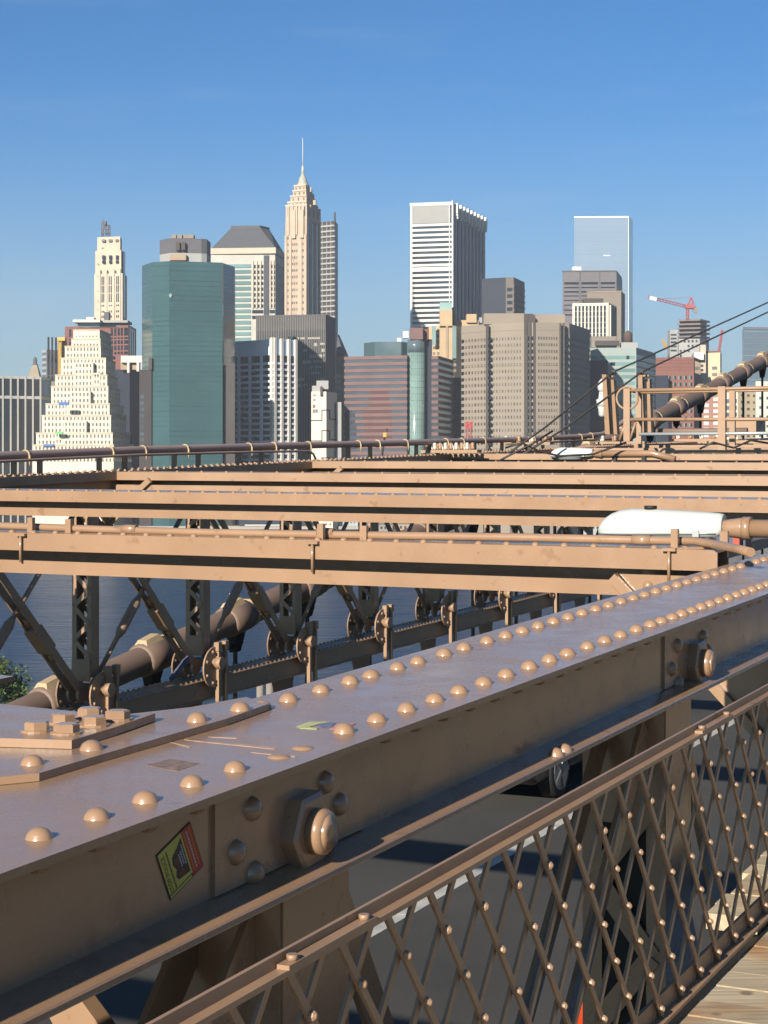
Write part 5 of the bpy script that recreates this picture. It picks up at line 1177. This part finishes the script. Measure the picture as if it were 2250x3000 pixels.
for x0, x1 in ((1424, 1436), (1536, 1546), (1550, 1556), (1562, 1568), (1640, 1644), (1650, 1654)):
    yt = 952 if x0 < 1500 else (922 if x0 < 1600 else 946); b.box_px('slot', x0, x1 - (4 if x0 < 1500 else 0), yt, 1400, DUSK, D + (8 if x0 < 1500 else .5), 2)
for q0, q1 in rws:
    for x0, x1, Dd in ((1430, 1440, D + 8), (1546, 1550, D + .4), (1556, 1562, D + .4), (1654, 1666, D + 4.5), (1352, 1360, D + 23.5)): 
        a_, c_ = PX(x0, Dd), PX(x1, Dd); mb = MB(); mb.hexa([Vector((p_.x, p_.y + e, z_)) for z_ in (q0, q1) for p_, e in ((a_, 0), (c_, 0), (c_, 1.5), (a_, 1.5))]); mb.build('corner_window', M['win_black'], b.root)
b.P = b.P0; b.bands([5], rows(zy(1320, D), zt - 6, 3.31, .5), stone('grey_precast_ribs', (138, 132, 124), .06), 'rib_band', .2, ext={5: (.2, b.frame(5)[3] - .2)})
b.done()
# W, X, Y behind it
D = 1350.0
b = Bld('office_tower', 'wide grey slab tower with dark window slots below the mirrored glass tower', [(1648, 1352), (1806, D), (1822, 1400)], 792, wall=stone('violet_grey_wall', (122, 118, 122)), ref=1)
L0 = b.frame(0)[3]; b.bands([0], [(b.z1 - .8, b.z1)], DKGREY, 'coping', .5)
mb = MB(); 
for x in (1699, 1756): b.fbox(mb, 0, b.fx(0, x) - .4, b.fx(0, x) + .4, 2.2, b.z1 - 1, .5)
mb.build('rib', DKGREY, b.root)
for y0, y1 in ((826, 833), (840, 844), (852, 857), (865, 868), (878, 881), (892, 895), (906, 910), (920, 924)):
    for x0, x1 in ((1653, 1696), (1703, 1752), (1760, 1802)): b.windows(0, [(b.fx(0, x0), b.fx(0, x1), zy(y1, D), zy(y0, D))], M['win_black'])
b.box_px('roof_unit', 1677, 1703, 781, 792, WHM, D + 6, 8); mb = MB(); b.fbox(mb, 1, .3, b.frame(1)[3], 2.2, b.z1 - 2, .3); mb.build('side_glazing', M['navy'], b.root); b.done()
b = Bld('office_tower', 'plain brown grey slab behind the small white striped tower', [(1720, 1255), (1820, 1250), (1831, 1275)], 852, wall=stone('plain_tan_grey', (142, 132, 120), .05), ref=1); b.bands([0], [(b.z1 - .6, b.z1)], TANB, 'coping', .4); b.done()
D = 1100.0
b = Bld('office_tower', 'small white tower with dark vertical window strips', [(1677, 1104), (1783, D), (1806, 1125)], 887, wall=stone('bright_cream', (236, 230, 212), .03), ref=1)
L0 = b.frame(0)[3]
for k in range(9):
    c = b.fx(0, 1687.5 + k * 10.6); b.windows(0, [(c - .62, c + .62, q0, q1) for q0, q1 in [(zy(895 + 16.5 * (j + 1) - 1, D), zy(895 + 16.5 * j, D)) for j in range(7)]], M['win_black'], .05)
b.piers(0, [b.fx(0, 1682 + k * 10.6) for k in range(11)], .9, 2.2, b.z1 - 1.4, b.root and bpy.data.materials['bright_cream'], out=.35)
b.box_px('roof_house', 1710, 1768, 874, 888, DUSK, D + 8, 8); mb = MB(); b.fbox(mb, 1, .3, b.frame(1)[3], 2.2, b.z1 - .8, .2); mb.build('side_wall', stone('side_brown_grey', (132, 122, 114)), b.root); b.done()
# Z mirrored glass tower
D = 1750.0
b = Bld('glass_tower', 'tall sky-coloured mirrored glass tower at the right', [(1682, 1752), (1841, D), (1853, 1775)], 634, wall=SKYGL, part='curtain_wall', ref=1)
L0, L1 = b.frame(0)[3], b.frame(1)[3]
mb = MB(); b.fbox(mb, 1, 0, L1, 2.2, b.z1, .3); mb.build('reflection_edge', LITGL, b.root); b.bands([0], [(b.z1 - 1.0, b.z1 + .2)], LITGL, 'coping', .3, ext={0: (0, L0)})  # bright reflection along the edge painted in as pale colour
JL = glass('sky_glass_joint', lin(140, 163, 187), .2, .02)
b.bands([0], rows(80, b.z1 - 6, 4.2, .05), JL, 'joint_line', .06, ext={0: (0, L0)})
b.windows(0, [(b.fx(0, x) - .6, b.fx(0, x) + 1.5, zy(749, D), zy(747, D)) for x in (1770, 1776, 1783)], LITGL); b.done()
# AA teal banded building
D = 1010.0
b = Bld('glass_office_block', 'pale green banded glass block left of the cable at the right', [(1729, 1014), (1864, D), (1921, 1060)], 1018, wall=stone('pale_aqua_panel', (164, 178, 174), .06), ref=1)
L0, L1 = b.frame(0)[3], b.frame(1)[3]; rws = rows(zy(1260, D), zy(1026, D), 3.6, .55)
for q0, q1 in rws:
    mb = MB(); b.fbox(mb, 0, .3, L0 - .5, q0, q1, .05); mb.build('window_band', M['win_teal'], b.root)
    mb = MB(); b.fbox(mb, 1, .3, L1 - .3, q0, q1 + .7, .05); mb.build('window_band', TEALD, b.root)
rnd = random.Random(8)
for q0, q1 in rws:
    for k in range(3):
        if rnd.random() < .8: s_ = rnd.uniform(5, L0 - 5); b.windows(0, [(s_, s_ + rnd.choice((1.6, 3)), q0, q1)], M['win_black'], .12)
b.box_px('dark_slab', 1728, 1780, 1056, 1400, M['navy'], D - 3, 4)  # shadow at the lower left put in as a navy slab
b.box_px('plant_house', 1733, 1806, 985, 1018, SLAB, D + 12, 8); b.box_px('plant_louvre', 1745, 1815, 998, 1012, DUSK, D + 9, 4); b.box_px('parapet_house', 1820, 1868, 1003, 1020, PALEG, D + 10, 6)
tc_ = at_Y(1840, 996, D + 14); mb = MB(); mb.tube([tc_ + ZD * z_ for z_ in (-2, 2.6, 3.8, 5.4)], 2, 14, rs=[2.5, 2.5, 2.6, .1]); mb.build('water_tank', stone('dark_timber', (96, 80, 70)), b.root); b.done()
# AB red brown block
D = 960.0
b = Bld('brick_office_block', 'red brown banded block behind the rising cable', [(1921, 964), (2033, D), (2053, 985)], 1046, wall=BRICK, ref=1)
L0 = b.frame(0)[3]; b.bands([0], [(zy(y + 1.2, D), zy(y, D)) for y in (1054, 1064, 1074, 1083)], stone('darker_brick', (128, 76, 68)), 'course', .15, ext={0: (0, L0)})
b.windows(0, cells(cols(L0 * .28, L0 * .98, 5, .55), rows(zy(1270, D), zy(1100, D), 3.6, .5)), M['win_teal']); b.windows(0, cells(cols(L0 * .3, L0, 5, .35), rows(zy(1270, D), zy(1100, D), 3.6, .5)), M['win_black'], .1)
mb = MB(); b.fbox(mb, 1, 2, b.frame(1)[3] - 2, zy(1092, D), zy(1056, D), .2); mb.build('side_louvre', M['win_black'], b.root); b.box_px('dark_slab', 1921, 1958, 1100, 1400, M['navy'], D - 4, 4); b.done()
# AC tower under construction
D = 1500.0
b = Bld('unfinished_tower', 'concrete tower under construction below the red crane', [(1985, 1506), (2050, D), (2077, 1520)], 990, wall=PALEG, ref=1)
for k, y in enumerate((935, 947, 959, 971, 983)):
    pts = [PX(1984 + (4 if k == 0 else 0), 1504), PX(2052, 1497), PX(2080, 1520)]; b.prism('floor_slab', pts + [pts[0] + pts[2] - pts[1]], zy(y + 5, D), zy(y, D), stone('slab_%d' % k, (140 - k * 3, 126 - k * 2, 122)))
pts = [PX(1990, 1508), PX(2046, 1503), PX(2070, 1522)]; b.prism('open_floors', pts + [pts[0] + pts[2] - pts[1]], zy(992, D), zy(937, D), DUSK)
L0 = b.frame(0)[3]; b.windows(0, cells(cols(1, L0 - 1, 5, .5), rows(zy(1045, D), zy(995, D), 4, .5), .3), M['win_dark'])
b.box_px('side_core', 1963, 1986, 966, 1200, PALEG, D + 4, 14)
for y in (978, 989, 1000, 1012, 1024): b.box_px('core_opening', 1965, 1982, y, y + 5, M['win_dark'], D + 3.6, 1)
b.done()
def lattice(mb, p, q, wd, nseg, r=.25):
    p, q = Vector(p), Vector(q); d = (q - p).normalized(); a = d.cross(Vector((0, 1, 0))).normalized() * wd / 2; e = Vector((0, 1, 0)) * wd / 2
    cs = [a + e, a - e, -a - e, -a + e]
    for c in cs: mb.tube([p + c, q + c], r, 4)
    for k in range(nseg):
        u0_, u1_ = p + (q - p) * k / nseg, p + (q - p) * (k + 1) / nseg
        for i in range(4): mb.tube([u0_ + cs[i], u1_ + cs[(i + 1) % 4]], r * .7, 4)
cr = empty('tower_crane', at_Y(2014, 935, 1500), 'red luffing tower crane standing on the unfinished tower', 'crane')
mb = MB(); lattice(mb, at_Y(2014, 935, 1500), at_Y(2014, 902, 1500), 2.0, 4, .3); mb.build('mast', REDM, cr)
mb = MB(); lattice(mb, at_Y(2036, 904, 1500), at_Y(1898, 870, 1500), 1.9, 14, .22); mb.build('jib', REDM, cr)
mb = MB(); mb.tube([at_Y(2010, 900, 1500), at_Y(2026, 872, 1500)], .7, 5); mb.tube([at_Y(2026, 872, 1500), at_Y(2030, 902, 1500)], .6, 5); mb.tube([at_Y(2026, 872, 1500), at_Y(1920, 876, 1500)], .15, 4); mb.tube([at_Y(2026, 872, 1500), at_Y(2040, 903, 1500)], .25, 4); mb.build('apex_frame', REDM, cr)
mb = MB(); p_ = at_Y(2014, 903, 1500); mb.box(p_.x - 2, p_.x + 5, 1498, 1502, p_.z, p_.z + 3); mb.build('cab', REDM, cr)
mb = MB(); p_ = at_Y(2038, 905, 1500); mb.box(p_.x - 1.4, p_.x + 1.4, 1498.6, 1501, p_.z - 3.4, p_.z); mb.build('counterweight', SLAB, cr)
mb = MB(); p_, q_ = at_Y(1903, 872, 1498.5), at_Y(1924, 877, 1498.5); mb.bar(p_, q_, 3, .4, Vector((0, 1, 0))); mb.build('jib_sign', WHM, cr)
for (pA, pB, D, lab, wd, m_) in (((2106, 1032), (2116, 966), 1300, 'thin pink crane boom behind the cream building at the right', 1.2, REDM), ((1954, 1022), (1941, 996), 1350, 'small yellow crane boom left of the unfinished tower', 1.3, YELM), ((1366, 1420), (1375, 1236), 860, 'red crane boom rising in front of the grey precast tower', 2.2, REDM)):
    c = empty('crane_boom', at_Y(*pA, D), lab, 'crane'); mb = MB(); lattice(mb, at_Y(*pA, D), at_Y(*pB, D), wd, 12, .25 if D > 1000 else .2); mb.build('boom', m_, c)
    if D < 1000: mb = MB(); p_ = at_Y(1372, 1240, D); mb.box(p_.x - 1.6, p_.x + 2.2, D - 1, D + 1, p_.z - 2.5, p_.z + .8); mb.build('boom_head', REDM, c)
c = empty('boom_lift', at_Y(1118, 1345, 860), 'small yellow and black boom lift in front of the striped block', 'lift'); mb = MB(); mb.tube([at_Y(1118, 1345, 860), at_Y(1128, 1275, 860)], .5, 5); mb.build('arm', M['black'], c)
mb = MB(); p_ = at_Y(1128, 1275, 860); mb.box(p_.x - .9, p_.x + .6, 859, 861, p_.z - .9, p_.z + 1.2); mb.build('basket', YELM, c); mb = MB(); p_ = at_Y(1133, 1262, 860); mb.box(p_.x - .5, p_.x + .6, 859, 861, p_.z - .6, p_.z + 1.1); mb.build('boom_head', M['black'], c)
# AD..AF right-hand buildings
b = Bld('apartment_building', 'cream slab building with brown cap right of the red brown block', [(2067, 1004), (2110, 1000), (2114, 1012)], 1032, wall=stone('cream_render', (226, 208, 176), .05), ref=1, cat='building')
b.bands([0], [(b.z1, b.z1 + .9)], BRICK, 'cap', .3); b.windows(0, cells([(b.frame(0)[3] * .45, b.frame(0)[3] * .8)], rows(b.z(1140), b.z(1062), 3.6, .5)), M['win_brown'])
b.box_px('white_box', 2034, 2062, 1032, 1054, WHM, 996, 5); b.box_px('side_stack', 2052, 2068, 1010, 1200, CREAM2, 999, 4)
for y in range(1068, 1160, 13): b.box_px('side_window', 2053, 2060, y, y + 6, M['win_dark'], 998.6, 1)
b.done()
b = Bld('glass_tower', 'blue grey glass tower cut by the right edge above the cable', [(2178, 1200), (2330, 1210)], 957, wall=glass('blue_grey_glass', lin(98, 114, 126), .2, .12, .04), ref=0, back=40)
b.bands([0], rows(b.z(1130), b.z1, 4, .06), JL, 'joint_line', .06, ext={0: (0, b.frame(0)[3])}); b.bands([0], [(b.z1 - 1.6, b.z1)], stone('crown_grey', (120, 130, 140)), 'coping', .3); b.done()
b = Bld('apartment_building', 'brown and white striped block under the rising cable at the right', [(2052, 905), (2112, 900), (2120, 915)], 1140, wall=stone('mauve_brick', (168, 126, 112), .06), ref=1, cat='building')
b.windows(0, cells([(b.fx(0, 2062), b.fx(0, 2076)), (b.fx(0, 2090), b.fx(0, 2106))], rows(b.z(1280), b.z(1150), 3.0, .55)), WHM); b.done()
b = Bld('apartment_building', 'cream and white slab with blue shaded end wall under the cable', [(2112, 885), (2162, 880), (2222, 892)], 1140, wall=stone('warm_white', (228, 214, 188), .05), ref=1, cat='building')
b.windows(0, cells([(1, b.frame(0)[3] - .5)], rows(b.z(1280), b.z(1150), 3.3, .6)), M['win_blue']); b.windows(1, cells(cols(1, b.frame(1)[3] - 1, 3, .4), rows(b.z(1280), b.z(1150), 3.3, .35)), M['win_brown']); b.done()  # blue shade of the end wall painted as blue bands
b = Bld('apartment_building', 'white panel building at the right edge under the cable', [(2214, 870), (2330, 872)], 1117, wall=stone('bright_panel', (232, 226, 208), .05), ref=0, cat='building', back=20)
b.windows(0, cells(cols(.8, b.frame(0)[3] - 1, 5, .5), rows(b.z(1280), b.z(1125), 4.5, .3)), M['win_blue']); b.done()

# ------------------------------------------------------------------ waterfront seen below the beams
b = Bld('warehouse', 'cream waterfront house with square windows below the beams', [(936, 930), (975, 928), (990, 936)], 1490, wall=CREAM, ref=1, cat='building'); b.windows(0, cells(cols(.3, b.frame(0)[3] - .2, 3, .5), rows(2.6, b.z(1500), 2.3, .5)), M['win_brown']); b.done()
b = Bld('warehouse', 'pale blue waterfront house beside the cream one', [(975, 938), (1048, 938)], 1500, wall=stone('pale_blue_wall', (176, 190, 198)), ref=0, cat='building', back=10); b.windows(0, cells(cols(1, b.frame(0)[3] - 1, 7, .4), rows(2.8, b.z(1508), 2.6, .5)), M['win_blue']); b.done()
b = Bld('pier_shed', 'long dark blue waterfront shed with a pale rail', [(700, 935), (900, 935)], 1518, wall=M['navy'], ref=0, cat='building', back=16); b.bands([0], [(b.z(1540), b.z(1537))], WHM, 'rail', .3, ext={0: (3, b.frame(0)[3] - 6)}); b.done()
fw = empty('elevated_highway', Vector((-60, 934, 2.2)), 'low elevated highway along the far waterfront, pale deck on dark piers', 'highway')
mb = MB(); mb.box(-330, 330, 934, 948, 5.0, 6.6); mb.build('deck', stone('highway_concrete', (182, 174, 160)), fw)
for k in range(34): mb = MB(); x = -320 + k * 19.5; mb.box(x, x + 1.5, 935, 937, 2, 5); mb.build('pier', DUSK, fw)
random.seed(21)
def boat(x, y, Lm, lab, white=True):
    D_ = CAMH * F / (y - HY); c = at_Y(x, y, D_); c.z = 0; t = empty('boat', c, lab, 'boat', 'boats along the far waterfront')
    h = Lm * .13; mb = MB(); pr = [(-.5, -.12), (.3, -.12), (.5, 0), (.3, .12), (-.5, .12)]
    mb.prism([c + Vector((a * Lm * .94, e * Lm * .9, -.3)) for a, e in pr], [c + Vector((a * Lm, e * Lm, h)) for a, e in pr]); mb.build('hull', WHM if white else M['navy'], t)
    mb = MB(); mb.box(c.x - Lm * .32, c.x + Lm * .15, c.y - Lm * .07, c.y + Lm * .07, h, h * 2.1); o = mb.build('cabin', WHM, t)
    mb = MB(); mb.box(c.x - Lm * .30, c.x + Lm * .13, c.y - Lm * .075, c.y + Lm * .075, h * 1.35, h * 1.75); mb.build('window', M['win_dark'], o)
    mb = MB(); mb.tube([Vector((c.x, c.y, h * 2)), Vector((c.x, c.y, h * 4.2))], .15, 5); mb.build('mast', WHM, t)
for x, y, Lm, lab, wht in ((420, 1572, 22, 'white ferry moored under the second gap of the conduit at the left', True), (545, 1573, 9, 'small white launch beside the white ferry at the left', True), (725, 1575, 20, 'white excursion boat left of the cream waterfront house', True), (800, 1577, 9, 'short white launch below the dark waterfront shed', True),
                      (1000, 1576, 9, 'white launch below the pale blue waterfront house', True), (1395, 1580, 13, 'white boat with cabin under the beam, left of the large lamp', True), (1478, 1578, 16, 'larger white boat near the large lamp', True), (1560, 1579, 15, 'white boat partly behind the laced posts near the large lamp', True), (1640, 1578, 12, 'white boat just left of the large lamp head', True), (683, 1741, 2.2, 'tiny white motor boat out on the river', True)):
    boat(x, y, Lm, lab, wht)
for x0, x1, y0, lab, m_ in ((1380, 1415, 1528, 'white quayside tower house with windows between beams', WHM), (1460, 1500, 1530, 'cream quayside tent roof near the large lamp', CREAM), (1528, 1580, 1528, 'pale quayside hall near the large lamp', stone('pale_cream_hall', (230, 220, 196))), (1600, 1640, 1522, 'narrow cream quayside house near the large lamp', CREAM), (1655, 1760, 1535, 'pale blue grey quayside hall behind the large lamp', PALEG),
                       (1165, 1260, 1535, 'stone coloured quayside hall in the middle', TANB), (1282, 1370, 1530, 'dark quayside shed right of the middle', DUSK), (1050, 1150, 1536, 'grey quayside shed in the middle', SLAB)):
    b = Bld('quayside_hall', lab, [(x0, 932), (x1, 930)], y0, wall=m_, ref=0, cat='building', back=12); L_ = b.frame(0)[3]
    b.windows(0, cells(cols(.6, L_ - .6, max(2, int(L_ / 2.2)), .5), [(b.z1 - 2.4, b.z1 - 1.0)]), M['win_dark']); 
    mb = MB(); a_, d_, n_, L_ = b.frame(0); q = [a_ - d_ * .3 - Vector((0, .4, 0)), a_ + d_ * (L_ + .3) - Vector((0, .4, 0)), a_ + d_ * (L_ + .3) + Vector((0, 12.4, 0)), a_ - d_ * .3 + Vector((0, 12.4, 0))]
    rz = lambda p_, z_: Vector((p_.x, p_.y, z_)); mid = [(q[0] + q[3]) / 2, (q[1] + q[2]) / 2]
    mb.face([rz(q[0], b.z1), rz(q[1], b.z1), rz(mid[1], b.z1 + 1.5), rz(mid[0], b.z1 + 1.5)]); mb.face([rz(q[2], b.z1), rz(q[3], b.z1), rz(mid[0], b.z1 + 1.5), rz(mid[1], b.z1 + 1.5)]); mb.face([rz(q[0], b.z1), rz(mid[0], b.z1 + 1.5), rz(q[3], b.z1)]); mb.face([rz(q[1], b.z1), rz(q[2], b.z1), rz(mid[1], b.z1 + 1.5)]); mb.build('roof', SLAB, b.root)
# lamp post and pilings close below the bridge
c = at_Y(577, 2130, 230); c.z = 1.8
lp = empty('dock_lamp', Vector((c.x, c.y, 0)), 'slim white lamp post standing in the river below the second outer post', 'lamp post'); mb = MB(); mb.tube([Vector((c.x, c.y, -2)), Vector((c.x, c.y, zy(2062, 230)))], .12, 6); mb.build('pole', WHM, lp); mb = MB(); mb.tube([Vector((c.x, c.y, zy(2068, 230))), Vector((c.x, c.y, zy(2060, 230)))], .25, 6); mb.build('lamp_head', WHM, lp)
for x, lab in ((762, 'left grey dock piling seen below the outer truss chord'), (790, 'right grey dock piling seen below the outer truss chord')):
    c = at_Y(x, 2080, 220); mb = MB(); mb.tube([Vector((c.x, c.y, -2)), Vector((c.x, c.y, zy(2000, 220)))], .45, 10); mb.build('dock_piling', SLAB, None, origin=Vector((c.x, c.y, 0)), label=lab, cat='piling', group='dock pilings')

# ------------------------------------------------------------------ the air between here and the skyline
hm = bpy.data.materials.new('haze_air'); hm.use_nodes = True; nn = hm.node_tree.nodes
nn.remove(nn['Principled BSDF']); pv = nn.new('ShaderNodeVolumePrincipled'); pv.inputs['Density'].default_value = 0.00008; pv.inputs['Color'].default_value = (.86, .92, 1, 1)
hm.node_tree.links.new(pv.outputs[0], nn['Material Output'].inputs['Volume'])
mb = MB(); mb.box(-2620, 2620, -640, 2720, -5, 296); tag(mb.build('haze', hm), kind='stuff')
